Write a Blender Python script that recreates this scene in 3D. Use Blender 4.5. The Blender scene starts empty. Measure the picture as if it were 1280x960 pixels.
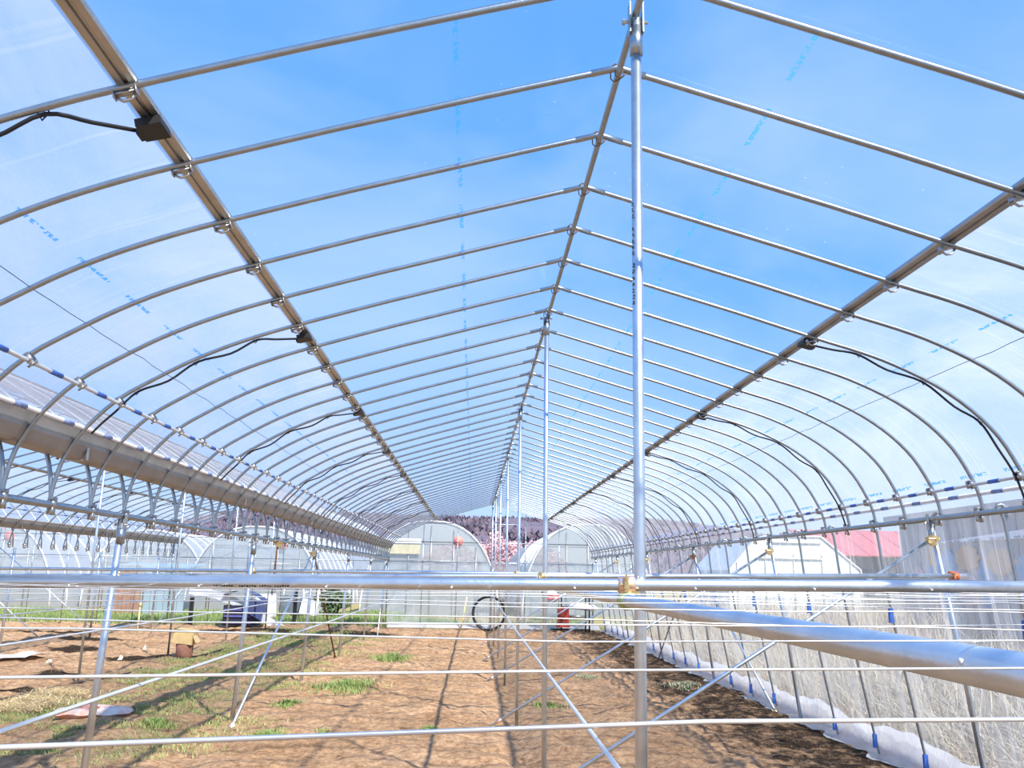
import bpy, math, random
import numpy as np
from mathutils import Vector, Matrix, Quaternion
random.seed(7)
rng = np.random.default_rng(11)
C = bpy.context.scene.collection
scene = bpy.context.scene

# ------------------------------------------------------------------ camera
F_PX = 1090.4
PITCH, YAW, ROLL = 0.2128, 0.0390, 0.0185
EYE = 1.50                                   # eye height above the soil
cp, sp, cy, sy = math.cos(PITCH), math.sin(PITCH), math.cos(YAW), math.sin(YAW)
Fv = Vector((sy*cp, cy*cp, sp)); Rv = Vector((cy, -sy, 0)); Uv = Rv.cross(Fv)
R2 = Rv*math.cos(ROLL) + Uv*math.sin(ROLL); U2 = -Rv*math.sin(ROLL) + Uv*math.cos(ROLL)
cam_d = bpy.data.cameras.new('camera'); cam = bpy.data.objects.new('camera', cam_d); C.objects.link(cam)
cam_d.sensor_width = 36; cam_d.lens = 36*F_PX/1280; cam_d.clip_start = 0.02; cam_d.clip_end = 2000
M = Matrix(((R2.x, U2.x, -Fv.x, 0), (R2.y, U2.y, -Fv.y, 0), (R2.z, U2.z, -Fv.z, EYE), (0, 0, 0, 1)))
cam.matrix_world = M
scene.camera = cam

# ------------------------------------------------------------------ sky
SUN = Vector((0.385, -0.58, 0.715)).normalized()
world = bpy.data.worlds.new('sky'); scene.world = world; world.use_nodes = True
nt = world.node_tree; nt.nodes.clear()
def N(nt, typ, **kw):
    n = nt.nodes.new(typ)
    for k, v in kw.items():
        if k in n.inputs.keys(): n.inputs[k].default_value = v
        else: setattr(n, k, v)
    return n
out = N(nt, 'ShaderNodeOutputWorld'); bg = N(nt, 'ShaderNodeBackground')
tc = N(nt, 'ShaderNodeTexCoord'); sep = N(nt, 'ShaderNodeSeparateXYZ')
nt.links.new(tc.outputs['Generated'], sep.inputs[0])
ramp = N(nt, 'ShaderNodeValToRGB')
el = ramp.color_ramp.elements
el[0].position = 0.0; el[0].color = (0.50, 0.66, 0.93, 1)
el[1].position = 0.75; el[1].color = (0.085, 0.30, 0.80, 1)
e = el.new(0.12); e.color = (0.33, 0.53, 0.90, 1)
e = el.new(0.32); e.color = (0.125, 0.37, 0.88, 1)
nt.links.new(sep.outputs['Z'], ramp.inputs[0])
mp = N(nt, 'ShaderNodeMapping'); mp.inputs['Scale'].default_value = (1.3, 1.3, 2.6); mp.inputs['Location'].default_value = (0.3, 0.9, 0.2)
nt.links.new(tc.outputs['Generated'], mp.inputs[0])
no = N(nt, 'ShaderNodeTexNoise', Scale=1.5, Detail=5.0, Roughness=0.5, Distortion=0.4)
nt.links.new(mp.outputs[0], no.inputs['Vector'])
cr = N(nt, 'ShaderNodeValToRGB'); cr.color_ramp.elements[0].position = 0.42; cr.color_ramp.elements[1].position = 0.75
cr.color_ramp.elements[1].color = (0.5, 0.5, 0.5, 1)
nt.links.new(no.outputs['Fac'], cr.inputs[0])
mx = N(nt, 'ShaderNodeMix', data_type='RGBA'); mx.inputs[7].default_value = (0.52, 0.66, 0.93, 1)
nt.links.new(cr.outputs[0], mx.inputs[0]); nt.links.new(ramp.outputs[0], mx.inputs[6])
nt.links.new(mx.outputs[2], bg.inputs[0]); bg.inputs[1].default_value = 1.05
nt.links.new(bg.outputs[0], out.inputs[0])
sd = bpy.data.lights.new('sun', 'SUN'); so = bpy.data.objects.new('sun', sd); C.objects.link(so)
sd.energy = 6.2; sd.angle = math.radians(0.9); sd.color = (1.0, 0.95, 0.86)
so.rotation_euler = SUN.to_track_quat('Z', 'Y').to_euler(); so.location = (8, -10, 15)

vs = scene.view_settings
vs.view_transform = 'Standard'; vs.look = 'None'; vs.gamma = 1; vs.use_curve_mapping = False; vs.exposure = 0.35
scene.cycles.transparent_max_bounces = 40
scene.cycles.max_bounces = 8

# ------------------------------------------------------------------ helpers
def linc(h):
    c = [int(h[i:i+2], 16)/255 for i in (0, 2, 4)]
    return tuple(x/12.92 if x <= .04045 else ((x+.055)/1.055)**2.4 for x in c) + (1,)
def principled(name, col, rough=.6, metal=0., noise=0., nscale=8., bump=0., bscale=30., col2=None, spec=None):
    m = bpy.data.materials.new(name); m.use_nodes = True; t = m.node_tree; b = t.nodes['Principled BSDF']
    b.inputs['Roughness'].default_value = rough; b.inputs['Metallic'].default_value = metal
    if spec is not None: b.inputs['Specular IOR Level'].default_value = spec
    co = N(t, 'ShaderNodeTexCoord')
    n1 = N(t, 'ShaderNodeTexNoise', Scale=nscale, Detail=6.0, Roughness=.6); t.links.new(co.outputs['Object'], n1.inputs['Vector'])
    r = N(t, 'ShaderNodeValToRGB'); r.color_ramp.elements[0].position = .32; r.color_ramp.elements[1].position = .68
    r.color_ramp.elements[0].color = col2 if col2 else tuple(max(0, c*(1-noise)) for c in col[:3])+(1,)
    r.color_ramp.elements[1].color = col if col2 else tuple(min(1, c*(1+noise)) for c in col[:3])+(1,)
    t.links.new(n1.outputs['Fac'], r.inputs[0]); t.links.new(r.outputs[0], b.inputs['Base Color'])
    if bump:
        n2 = N(t, 'ShaderNodeTexNoise', Scale=bscale, Detail=4.0); t.links.new(co.outputs['Object'], n2.inputs['Vector'])
        bu = N(t, 'ShaderNodeBump', Strength=bump, Distance=.02); t.links.new(n2.outputs['Fac'], bu.inputs['Height'])
        t.links.new(bu.outputs[0], b.inputs['Normal'])
    return m

def film_mat(name, col, fac, facvar=.5, nscale=1.2, stretch=(1, 1, 1), prints=(), drops=False, gloss=.5, bumpst=.25, streak=0.):
    """thin clear or hazy plastic film; UV u = metres along the arch, v = metres along the house"""
    m = bpy.data.materials.new(name); m.use_nodes = True; t = m.node_tree; t.nodes.clear()
    o = N(t, 'ShaderNodeOutputMaterial'); tr = N(t, 'ShaderNodeBsdfTransparent'); tr.inputs[0].default_value = (.97, .985, 1, 1)
    di = N(t, 'ShaderNodeBsdfDiffuse'); di.inputs[0].default_value = col
    tl = N(t, 'ShaderNodeBsdfTranslucent'); tl.inputs[0].default_value = col
    m1 = N(t, 'ShaderNodeMixShader'); m1.inputs[0].default_value = .6
    t.links.new(di.outputs[0], m1.inputs[1]); t.links.new(tl.outputs[0], m1.inputs[2])
    uv = N(t, 'ShaderNodeUVMap'); co = N(t, 'ShaderNodeTexCoord')
    mp = N(t, 'ShaderNodeMapping'); mp.inputs['Scale'].default_value = stretch; t.links.new(uv.outputs[0], mp.inputs[0])
    n = N(t, 'ShaderNodeTexNoise', Scale=nscale, Detail=6.0, Roughness=.62, Distortion=.6); t.links.new(mp.outputs[0], n.inputs['Vector'])
    mr = N(t, 'ShaderNodeMapRange'); mr.inputs[1].default_value = .35; mr.inputs[2].default_value = .7
    mr.inputs[3].default_value = fac*(1-facvar); mr.inputs[4].default_value = fac*(1+facvar); t.links.new(n.outputs['Fac'], mr.inputs[0])
    f = mr.outputs[0]
    if streak:                                                   # fine creases in the sheet
        mp2 = N(t, 'ShaderNodeMapping'); mp2.inputs['Scale'].default_value = (.35, 9, 1); mp2.inputs['Rotation'].default_value = (0, 0, .06)
        t.links.new(uv.outputs[0], mp2.inputs[0])
        n3 = N(t, 'ShaderNodeTexNoise', Scale=1.4, Detail=3.0, Distortion=1.2); t.links.new(mp2.outputs[0], n3.inputs['Vector'])
        r3 = N(t, 'ShaderNodeMapRange'); r3.inputs[1].default_value = .60; r3.inputs[2].default_value = .72; r3.inputs[4].default_value = streak
        t.links.new(n3.outputs['Fac'], r3.inputs[0])
        ad = N(t, 'ShaderNodeMath', operation='ADD', use_clamp=True); t.links.new(f, ad.inputs[0]); t.links.new(r3.outputs[0], ad.inputs[1]); f = ad.outputs[0]
    if drops:                                                    # condensation droplets
        vo = N(t, 'ShaderNodeTexVoronoi', Scale=14.0); t.links.new(uv.outputs[0], vo.inputs['Vector'])
        lt = N(t, 'ShaderNodeMath', operation='LESS_THAN'); lt.inputs[1].default_value = .055; t.links.new(vo.outputs['Distance'], lt.inputs[0])
        n4 = N(t, 'ShaderNodeTexNoise', Scale=1.3, Detail=2.0); t.links.new(uv.outputs[0], n4.inputs['Vector'])
        gt = N(t, 'ShaderNodeMath', operation='GREATER_THAN'); gt.inputs[1].default_value = .56; t.links.new(n4.outputs['Fac'], gt.inputs[0])
        mu = N(t, 'ShaderNodeMath', operation='MULTIPLY'); t.links.new(lt.outputs[0], mu.inputs[0]); t.links.new(gt.outputs[0], mu.inputs[1])
        mu2 = N(t, 'ShaderNodeMath', operation='MULTIPLY'); mu2.inputs[1].default_value = .35; t.links.new(mu.outputs[0], mu2.inputs[0])
        ad = N(t, 'ShaderNodeMath', operation='ADD', use_clamp=True); t.links.new(f, ad.inputs[0]); t.links.new(mu2.outputs[0], ad.inputs[1]); f = ad.outputs[0]
    body = m1.outputs[0]
    if prints:                                                   # blue dashed print lines along the sheet
        sx = N(t, 'ShaderNodeSeparateXYZ'); t.links.new(uv.outputs[0], sx.inputs[0])
        tot = None
        for (u0, w) in prints:
            a = N(t, 'ShaderNodeMath', operation='SUBTRACT'); a.inputs[1].default_value = u0; t.links.new(sx.outputs[0], a.inputs[0])
            b = N(t, 'ShaderNodeMath', operation='ABSOLUTE'); t.links.new(a.outputs[0], b.inputs[0])
            c = N(t, 'ShaderNodeMath', operation='LESS_THAN'); c.inputs[1].default_value = w; t.links.new(b.outputs[0], c.inputs[0])
            if tot is None: tot = c.outputs[0]
            else:
                d = N(t, 'ShaderNodeMath', operation='MAXIMUM'); t.links.new(tot, d.inputs[0]); t.links.new(c.outputs[0], d.inputs[1]); tot = d.outputs[0]
        mo = N(t, 'ShaderNodeMath', operation='FRACT'); sc = N(t, 'ShaderNodeMath', operation='MULTIPLY'); sc.inputs[1].default_value = 2.1
        t.links.new(sx.outputs[1], sc.inputs[0]); t.links.new(sc.outputs[0], mo.inputs[0])
        l2 = N(t, 'ShaderNodeMath', operation='LESS_THAN'); l2.inputs[1].default_value = .62; t.links.new(mo.outputs[0], l2.inputs[0])
        vv = N(t, 'ShaderNodeTexNoise', Scale=45.0, Detail=1.0); t.links.new(uv.outputs[0], vv.inputs['Vector'])
        g2 = N(t, 'ShaderNodeMath', operation='GREATER_THAN'); g2.inputs[1].default_value = .47; t.links.new(vv.outputs['Fac'], g2.inputs[0])
        p1 = N(t, 'ShaderNodeMath', operation='MULTIPLY'); t.links.new(tot, p1.inputs[0]); t.links.new(l2.outputs[0], p1.inputs[1])
        p2 = N(t, 'ShaderNodeMath', operation='MULTIPLY'); t.links.new(p1.outputs[0], p2.inputs[0]); t.links.new(g2.outputs[0], p2.inputs[1])
        blue = N(t, 'ShaderNodeBsdfTranslucent'); blue.inputs[0].default_value = (.05, .25, .75, 1)
        mb = N(t, 'ShaderNodeMixShader'); t.links.new(p2.outputs[0], mb.inputs[0]); t.links.new(body, mb.inputs[1]); t.links.new(blue.outputs[0], mb.inputs[2]); body = mb.outputs[0]
        p3 = N(t, 'ShaderNodeMath', operation='MULTIPLY'); p3.inputs[1].default_value = .75; t.links.new(p2.outputs[0], p3.inputs[0])
        ad = N(t, 'ShaderNodeMath', operation='MAXIMUM'); t.links.new(f, ad.inputs[0]); t.links.new(p3.outputs[0], ad.inputs[1]); f = ad.outputs[0]
    mix = N(t, 'ShaderNodeMixShader'); t.links.new(f, mix.inputs[0]); t.links.new(tr.outputs[0], mix.inputs[1]); t.links.new(body, mix.inputs[2])
    gl = N(t, 'ShaderNodeBsdfGlossy'); gl.inputs['Roughness'].default_value = .15; gl.inputs[0].default_value = (1, 1, 1, 1)
    lw = N(t, 'ShaderNodeLayerWeight'); lw.inputs[0].default_value = .5
    pw = N(t, 'ShaderNodeMath', operation='POWER'); pw.inputs[1].default_value = 4.0; t.links.new(lw.outputs['Facing'], pw.inputs[0])
    fr = N(t, 'ShaderNodeMath', operation='MULTIPLY_ADD', use_clamp=True); fr.inputs[1].default_value = .3; fr.inputs[2].default_value = .12; t.links.new(pw.outputs[0], fr.inputs[0])
    bu = N(t, 'ShaderNodeBump', Strength=bumpst, Distance=.03); t.links.new(n.outputs['Fac'], bu.inputs['Height'])
    t.links.new(bu.outputs[0], gl.inputs['Normal'])
    fm = N(t, 'ShaderNodeMath', operation='MULTIPLY'); fm.inputs[1].default_value = gloss; t.links.new(fr.outputs[0], fm.inputs[0])
    mg = N(t, 'ShaderNodeMixShader'); t.links.new(fm.outputs[0], mg.inputs[0]); t.links.new(mix.outputs[0], mg.inputs[1]); t.links.new(gl.outputs[0], mg.inputs[2])
    t.links.new(mg.outputs[0], o.inputs[0])
    return m

class MB:
    """collects verts and faces; build() links them as one mesh object"""
    def __init__(s): s.v = []; s.f = []; s.uv = None
    def quad(s, a, b, c, d):
        n = len(s.v); s.v += [tuple(a), tuple(b), tuple(c), tuple(d)]; s.f.append((n, n+1, n+2, n+3)); return s
    def box(s, c, d, rot=None):
        n = len(s.v); c = Vector(c)
        for z in (-1, 1):
            for y in (-1, 1):
                for x in (-1, 1):
                    p = Vector((x*d[0]/2, y*d[1]/2, z*d[2]/2))
                    if rot is not None: p = rot @ p
                    s.v.append(tuple(c+p))
        s.f += [tuple(n+i for i in q) for q in ((0, 2, 3, 1), (4, 5, 7, 6), (0, 1, 5, 4), (2, 6, 7, 3), (0, 4, 6, 2), (1, 3, 7, 5))]
        return s
    def tube(s, pts, r, n=8, cap=True, squash=None):
        P = [Vector(p) for p in pts]; m = len(P)
        rr = r if hasattr(r, '__len__') else [r]*m
        T = []
        for i in range(m):
            a = P[min(i+1, m-1)]-P[max(i-1, 0)]; T.append(a.normalized())
        up = Vector((0, 0, 1)) if abs(T[0].z) < .9 else Vector((1, 0, 0))
        nx = T[0].cross(up).normalized(); base = len(s.v)
        for i in range(m):
            if i: nx = (nx - T[i]*nx.dot(T[i])).normalized()
            ny = T[i].cross(nx)
            for k in range(n):
                a = 2*math.pi*k/n; s.v.append(tuple(P[i]+(nx*math.cos(a)+ny*math.sin(a))*rr[i]))
        for i in range(m-1):
            for k in range(n):
                k2 = (k+1) % n
                s.f.append((base+i*n+k, base+i*n+k2, base+(i+1)*n+k2, base+(i+1)*n+k))
        if cap:
            s.f.append(tuple(base+k for k in range(n))[::-1]); s.f.append(tuple(base+(m-1)*n+k for k in range(n)))
        return s
    def strip(s, prof, ext, thick=None):
        """sweep an open XZ profile (list of (x,z)) along vector ext"""
        n = len(s.v); m = len(prof)
        for k in (0, 1):
            for x, z in prof: s.v.append((x+ext[0]*k, ext[1]*k, z+ext[2]*k))
        for i in range(m-1): s.f.append((n+i, n+i+1, n+m+i+1, n+m+i))
        return s
    def mesh(s, name, mat, smooth=True):
        me = bpy.data.meshes.new(name); me.from_pydata(s.v, [], s.f)
        if s.uv is not None:
            ul = me.uv_layers.new(name='UVMap'); li = np.zeros(len(me.loops), dtype=np.int32); me.loops.foreach_get('vertex_index', li)
            ul.data.foreach_set('uv', np.asarray(s.uv, dtype=np.float32)[li].ravel())
        if smooth: me.polygons.foreach_set('use_smooth', [True]*len(me.polygons))
        me.materials.append(mat); me.update(); return me
    def build(s, name, mat, parent=None, loc=(0, 0, 0), smooth=True):
        return link(name, s.mesh(name, mat, smooth), parent, loc)
def link(name, me, parent=None, loc=(0, 0, 0)):
    o = bpy.data.objects.new(name, me); C.objects.link(o); o.location = loc
    if parent: o.parent = parent
    return o
def tag(o, label, cat, group=None, kind=None):
    o['label'] = label; o['category'] = cat
    if group: o['group'] = group
    if kind: o['kind'] = kind
    return o
def thing(name, label, cat, loc=(0, 0, 0), group=None):
    o = bpy.data.objects.new(name, None); C.objects.link(o); o.location = loc; o.empty_display_size = .1
    return tag(o, label, cat, group)
def struct(o): o['kind'] = 'structure'; return o
def stuff(o, label=None, cat=None):
    o['kind'] = 'stuff'
    if label: o['label'] = label; o['category'] = cat
    return o

# the plot is askew: everything that runs across the house drifts by SK per metre
SK, XR = 0.0204, 0.4816
def W(x, yk, z): return Vector((x, yk+SK*(x-XR), z+EYE))     # z counted from eye level
Y0, DY = 2.8795, 0.5027
K0, K1 = -10, 42
YA, YB = Y0+DY*K0, Y0+DY*K1
ORD = ['nearest', 'second', 'third', 'fourth', 'fifth', 'sixth', 'seventh', 'eighth', 'ninth', 'tenth', 'eleventh', 'twelfth']

# ------------------------------------------------------------------ materials
BEAM = principled('bright_galvanised_pipe', (.62, .69, .74, 1), .36, .93, .10, 14, .05, 90)
GAL = principled('galvanised_steel', (.36, .41, .44, 1), .33, .95, .10, 18, .05, 90)
GAL2 = principled('galvanised_channel', (.46, .45, .42, 1), .38, .9, .10, 10)
GUT = principled('gutter_steel', (.36, .33, .29, 1), .5, .75, .18, 3, .1, 12)
BRASS = principled('zinc_yellow', (.72, .50, .22, 1), .35, .85, .35, 40)
ZPINK = principled('zinc_pink', (.86, .58, .46, 1), .35, .8, .2, 40)
ZGREEN = principled('zinc_green', (.38, .50, .20, 1), .45, .45, .3, 25)
REDC = principled('orange_red_cap', linc('d8603a'), .5, 0, .2, 20)
RUST = principled('rusted_steel', linc('7a5a40'), .8, .3, .35, 30)
BLK = principled('black_rubber', linc('1d1e20'), .55, 0, .2, 20)
BLUE = principled('blue_tape_or_reflection', linc('3a66b8'), .5, 0, .2, 20)
BLUED = principled('dull_tape_reflection', linc('8090bc'), .6, 0, .3, 20)  # reflection and shadow of the rail tape, painted as a colour
WHT = principled('white_plastic', linc('e8e8ea'), .5, 0, .08, 6)
RAILM = principled('pale_rail', (.62, .64, .66, 1), .4, .3, .08, 30)
WIRE = principled('steel_wire', (.72, .72, .70, 1), .35, .55, .08, 60)

# ------------------------------------------------------------------ ground (structure)
def soil_material():
    m = bpy.data.materials.new('soil'); m.use_nodes = True; t = m.node_tree; b = t.nodes['Principled BSDF']
    b.inputs['Roughness'].default_value = .95; b.inputs['Specular IOR Level'].default_value = .1
    co = N(t, 'ShaderNodeTexCoord'); L = t.links.new
    n1 = N(t, 'ShaderNodeTexNoise', Scale=.9, Detail=8.0, Roughness=.65); L(co.outputs['Object'], n1.inputs['Vector'])
    r1 = N(t, 'ShaderNodeValToRGB'); r1.color_ramp.elements[0].position = .3; r1.color_ramp.elements[1].position = .72
    r1.color_ramp.elements[0].color = linc('b8926e'); r1.color_ramp.elements[1].color = linc('dcb793'); L(n1.outputs['Fac'], r1.inputs[0])
    # fine clods and straw bits
    n2 = N(t, 'ShaderNodeTexNoise', Scale=16.0, Detail=8.0, Roughness=.75); L(co.outputs['Object'], n2.inputs['Vector'])
    r2 = N(t, 'ShaderNodeValToRGB'); r2.color_ramp.elements[0].position = .36; r2.color_ramp.elements[1].position = .62
    r2.color_ramp.elements[0].color = (.46, .40, .36, 1); r2.color_ramp.elements[1].color = (1.12, 1.1, 1.06, 1); L(n2.outputs['Fac'], r2.inputs[0])
    mu = N(t, 'ShaderNodeMix', data_type='RGBA', blend_type='MULTIPLY'); mu.inputs[0].default_value = 1; L(r1.outputs[0], mu.inputs[6]); L(r2.outputs[0], mu.inputs[7])
    at = N(t, 'ShaderNodeVertexColor'); at.layer_name = 'Zone'; se = N(t, 'ShaderNodeSeparateColor'); L(at.outputs['Color'], se.inputs[0])
    # dark compost, and a darker line along the ridge posts: R
    n3 = N(t, 'ShaderNodeTexNoise', Scale=5.5, Detail=8.0, Roughness=.75); L(co.outputs['Object'], n3.inputs['Vector'])
    s3 = N(t, 'ShaderNodeMath', operation='ADD'); L(n3.outputs['Fac'], s3.inputs[0]); L(se.outputs[0], s3.inputs[1])
    m3 = N(t, 'ShaderNodeMapRange'); m3.inputs[1].default_value = .93; m3.inputs[2].default_value = 1.13; L(s3.outputs[0], m3.inputs[0])
    x3 = N(t, 'ShaderNodeMix', data_type='RGBA'); x3.inputs[7].default_value = linc('3e3024'); L(m3.outputs[0], x3.inputs[0]); L(mu.outputs[2], x3.inputs[6])
    # green film of seedlings: G
    s4 = N(t, 'ShaderNodeMath', operation='ADD'); L(n3.outputs['Fac'], s4.inputs[0]); L(se.outputs[1], s4.inputs[1])
    m4 = N(t, 'ShaderNodeMapRange'); m4.inputs[1].default_value = .95; m4.inputs[2].default_value = 1.15; m4.inputs[4].default_value = .75; L(s4.outputs[0], m4.inputs[0])
    x4 = N(t, 'ShaderNodeMix', data_type='RGBA'); x4.inputs[7].default_value = linc('9c9a68'); L(m4.outputs[0], x4.inputs[0]); L(x3.outputs[2], x4.inputs[6])
    # straw flecks
    v = N(t, 'ShaderNodeTexVoronoi', Scale=22.0, Randomness=1.0); mpv = N(t, 'ShaderNodeMapping'); mpv.inputs['Scale'].default_value = (1, 2.6, 1); mpv.inputs['Rotation'].default_value = (0, 0, .7)
    L(co.outputs['Object'], mpv.inputs[0]); L(mpv.outputs[0], v.inputs['Vector'])
    lt = N(t, 'ShaderNodeMath', operation='LESS_THAN'); lt.inputs[1].default_value = .13; L(v.outputs['Distance'], lt.inputs[0])
    x5 = N(t, 'ShaderNodeMix', data_type='RGBA'); x5.inputs[7].default_value = linc('e6d2a4'); mm = N(t, 'ShaderNodeMath', operation='MULTIPLY'); mm.inputs[1].default_value = .8
    L(lt.outputs[0], mm.inputs[0]); L(mm.outputs[0], x5.inputs[0]); L(x4.outputs[2], x5.inputs[6])
    L(x5.outputs[2], b.inputs['Base Color'])
    bu = N(t, 'ShaderNodeBump', Strength=.9, Distance=.05); L(n2.outputs['Fac'], bu.inputs['Height']); L(bu.outputs[0], b.inputs['Normal'])
    return m
def vnoise(x, y, seed=0):
    r = np.random.default_rng(seed).random((256, 256)); xi = np.floor(x).astype(int); yi = np.floor(y).astype(int)
    fx = x-xi; fy = y-yi; fx = fx*fx*(3-2*fx); fy = fy*fy*(3-2*fy)
    g = lambda a, b: r[a % 256, b % 256]
    return (g(xi, yi)*(1-fx)+g(xi+1, yi)*fx)*(1-fy)+(g(xi, yi+1)*(1-fx)+g(xi+1, yi+1)*fx)*fy
def fbm(x, y, sc, oct=4, seed=0):
    s = 0; a = 1; tt = 0
    for i in range(oct): s = s+a*vnoise(x*sc*2**i+17*i, y*sc*2**i+31*i, seed+i); tt += a; a *= .55
    return s/tt
def sstep(a, b, x): t = np.clip((x-a)/(b-a), 0, 1); return t*t*(3-2*t)
def ground_h(x, y):
    h = (fbm(x, y, .35, 2, 3)-.5)*.08+(fbm(x, y, 2.2, 3, 5)-.5)*.10+(fbm(x, y, 8, 2, 9)-.5)*.06
    h = h-.07*np.exp(-((x-.45)/.15)**2)                           # furrow under the ridge posts
    h = h+.05*np.exp(-((x+3.2)/.5)**2)+.04*np.exp(-((x+4.9)/.4)**2)
    h = h*np.where(x > 3.4, .6, 1)+np.where(x > 3.7, (x-3.7)*.055, 0)*sstep(3.7, 4.6, x)
    return h
def make_ground():
    xs = np.concatenate([np.linspace(-40, -14, 14)[:-1], np.linspace(-14, 5.5, 420), np.linspace(5.5, 45, 26)[1:]])
    ys = np.concatenate([np.linspace(-6, 3, 12)[:-1], np.linspace(3, 25.5, 520), np.linspace(25.5, 110, 44)[1:]])
    X, Y = np.meshgrid(xs, ys); H = ground_h(X, Y); H = np.where((Y > 25.5), H*.5, H)
    nx, ny = len(xs), len(ys); co = np.stack([X, Y, H], -1).reshape(-1, 3)
    i = np.arange(nx*ny).reshape(ny, nx); fc = np.stack([i[:-1, :-1], i[:-1, 1:], i[1:, 1:], i[1:, :-1]], -1).reshape(-1, 4)
    me = bpy.data.meshes.new('ground'); me.vertices.add(len(co)); me.vertices.foreach_set('co', co.ravel().astype(np.float32))
    me.loops.add(fc.size); me.loops.foreach_set('vertex_index', fc.ravel().astype(np.int32))
    me.polygons.add(len(fc)); me.polygons.foreach_set('loop_start', np.arange(0, fc.size, 4, dtype=np.int32)); me.update()
    me.polygons.foreach_set('use_smooth', [True]*len(fc))
    bl = lambda cx, cy, rx, ry: np.exp(-(((X/.924-cx)/rx)**2+((Y/.969-cy)/ry)**2))
    dark = .62*sstep(1.1, 2.9, X+.6*(fbm(X, Y, .5, 2, 21)-.5))*(X < 3.8)
    dark = dark+.45*np.exp(-((X-.46)/.11)**2)+.35*bl(-2.9, 19, .5, 4)
    for cx, cy, rx, ry in ((-7.2, 16.9, .7, .8), (-5.5, 15.2, .8, .7), (-5.7, 12.8, .6, .5), (-5.5, 11.3, .6, .35), (-4.4, 20.5, .9, .8), (-5.0, 22.4, 1.2, .6), (-9.4, 20.9, 1.6, .6), (-6.6, 22.0, 1.4, .6), (-2.6, 21.5, 1.2, .8), (-7.9, 19, 1.2, .5)):
        dark = dark+.85*np.exp(-(((X-cx)/rx)**2+((Y-cy)/ry)**2))
    green = .50*np.exp(-((X+4.35)/.4)**2)*sstep(7, 10, Y)+.42*np.exp(-((X+2.8)/.4)**2)+.42*np.exp(-((X+3.6)/.3)**2)*(Y < 15)+.60*(Y > 24.3)+.42*(X > 3.7)+.15*np.exp(-(((X+3.1)/.5)**2+((Y-10.8)/1.5)**2))+.12*np.exp(-(((X+3.2)/.6)**2+((Y-8)/1.2)**2))
    green = green+.35*bl(-1.8, 12.6, .8, 2.2)
    ca = me.color_attributes.new('Zone', 'FLOAT_COLOR', 'POINT')
    z = np.stack([dark, green, X*0, X*0+1], -1).reshape(-1).astype(np.float32); ca.data.foreach_set('color', z)
    me.materials.append(soil_material()); o = link('ground', me); struct(o); return o
make_ground()

# ------------------------------------------------------------------ arch profiles  (x from the ridge, z from eye level)
LP = [(0, 1.82), (-.5, 1.675), (-1.0, 1.527), (-1.527, 1.361), (-1.72, 1.295), (-1.91, 1.22), (-2.10, 1.13), (-2.29, 1.02), (-2.48, .895), (-2.63, .735), (-2.72, .585), (-2.76, .44), (-2.775, .315)]
RP = [(0, 1.82), (.5, 1.68), (1.0, 1.54), (1.49, 1.394), (1.77, 1.315), (1.98, 1.24), (2.22, 1.125), (2.42, .985), (2.57, .83), (2.67, .66), (2.715, .55), (2.74, .425)]
def smooth_prof(p, sub=3):
    P = [Vector((a, b)) for a, b in p]; o = [P[0], P[1], P[2]]
    for i in range(2, len(P)-1):
        p0, p1, p2, p3 = P[i-1], P[i], P[i+1], P[min(i+2, len(P)-1)]
        for k in range(1, sub+1):
            t = k/sub; o.append(.5*((2*p1)+(p2-p0)*t+(2*p0-5*p1+4*p2-p3)*t*t+(3*p1-p0-3*p2+p3)*t**3))
    return [(v.x, v.y) for v in o]
def at_z(prof, z):                                            # x where the profile passes height z
    for (a, b) in zip(prof, prof[1:]):
        if a[1] >= z >= b[1]: f = (a[1]-z)/(a[1]-b[1]+1e-9); return a[0]+(b[0]-a[0])*f
    return prof[-1][0]

FILM_TOP = film_mat('clear_roof_film', (.86, .9, .96, 1), .05, .8, .8, (1, .6, 1), prints=((.99, .009), (2.17, .009)), drops=True, gloss=.11, bumpst=.10)
FILM_SIDE = film_mat('hazy_shoulder_film', (.82, .82, .84, 1), .36, .38, 1.5, (1.2, .5, 1), prints=((.56, .008), (1.45, .010)), gloss=.18, streak=.13)
FILM_WALL = film_mat('side_wall_film', (.86, .87, .89, 1), .30, .5, 2.2, (.35, 3.2, 1), gloss=.3, streak=.35)
FILM_SKIRT = film_mat('white_skirt_film', (.93, .94, .97, 1), .80, .15, 3, (1, 1, 1), gloss=.3)
FILM_END = film_mat('end_wall_film', (.86, .90, .93, 1), .30, .6, .8, (1, 2, 1), gloss=.4, streak=.15)

# shared clamp meshes
def clamp_mesh():                                             # pressed wedge clamp under rib and channel
    b = MB(); b.box((0, 0, .004), (.07, .022, .005)); b.tube([(-.03, 0, -.004), (-.01, 0, -.020), (.014, 0, -.018), (.03, 0, 0)], .005, 5)
    b.box((.033, 0, .006), (.004, .03, .03)); b.box((-.033, 0, .004), (.004, .026, .022)); return b.mesh('clamp', GAL2)
def clip_mesh():                                              # U shaped pipe-to-rib bracket
    b = MB(); b.box((0, 0, 0), (.006, .05, .05)); b.box((0, 0, -.026), (.035, .012, .006)); b.box((.012, -.024, 0), (.028, .004, .045)); b.box((.012, .024, 0), (.028, .004, .045))
    b.box((.01, 0, .026), (.03, .03, .005)); return b.mesh('pipe_clip', GAL2)
def saddle_mesh(r=.021):
    b = MB(); b.tube([(0, -.016, 0), (0, .016, 0)], r+.004, 10, True); b.box((.012, .0, -.035), (.010, .034, .05)); b.box((-.012, .0, -.035), (.006, .03, .04)); b.box((0, .012, .026), (.045, .006, .02)); return b.mesh('saddle_clip', GAL2)
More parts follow.
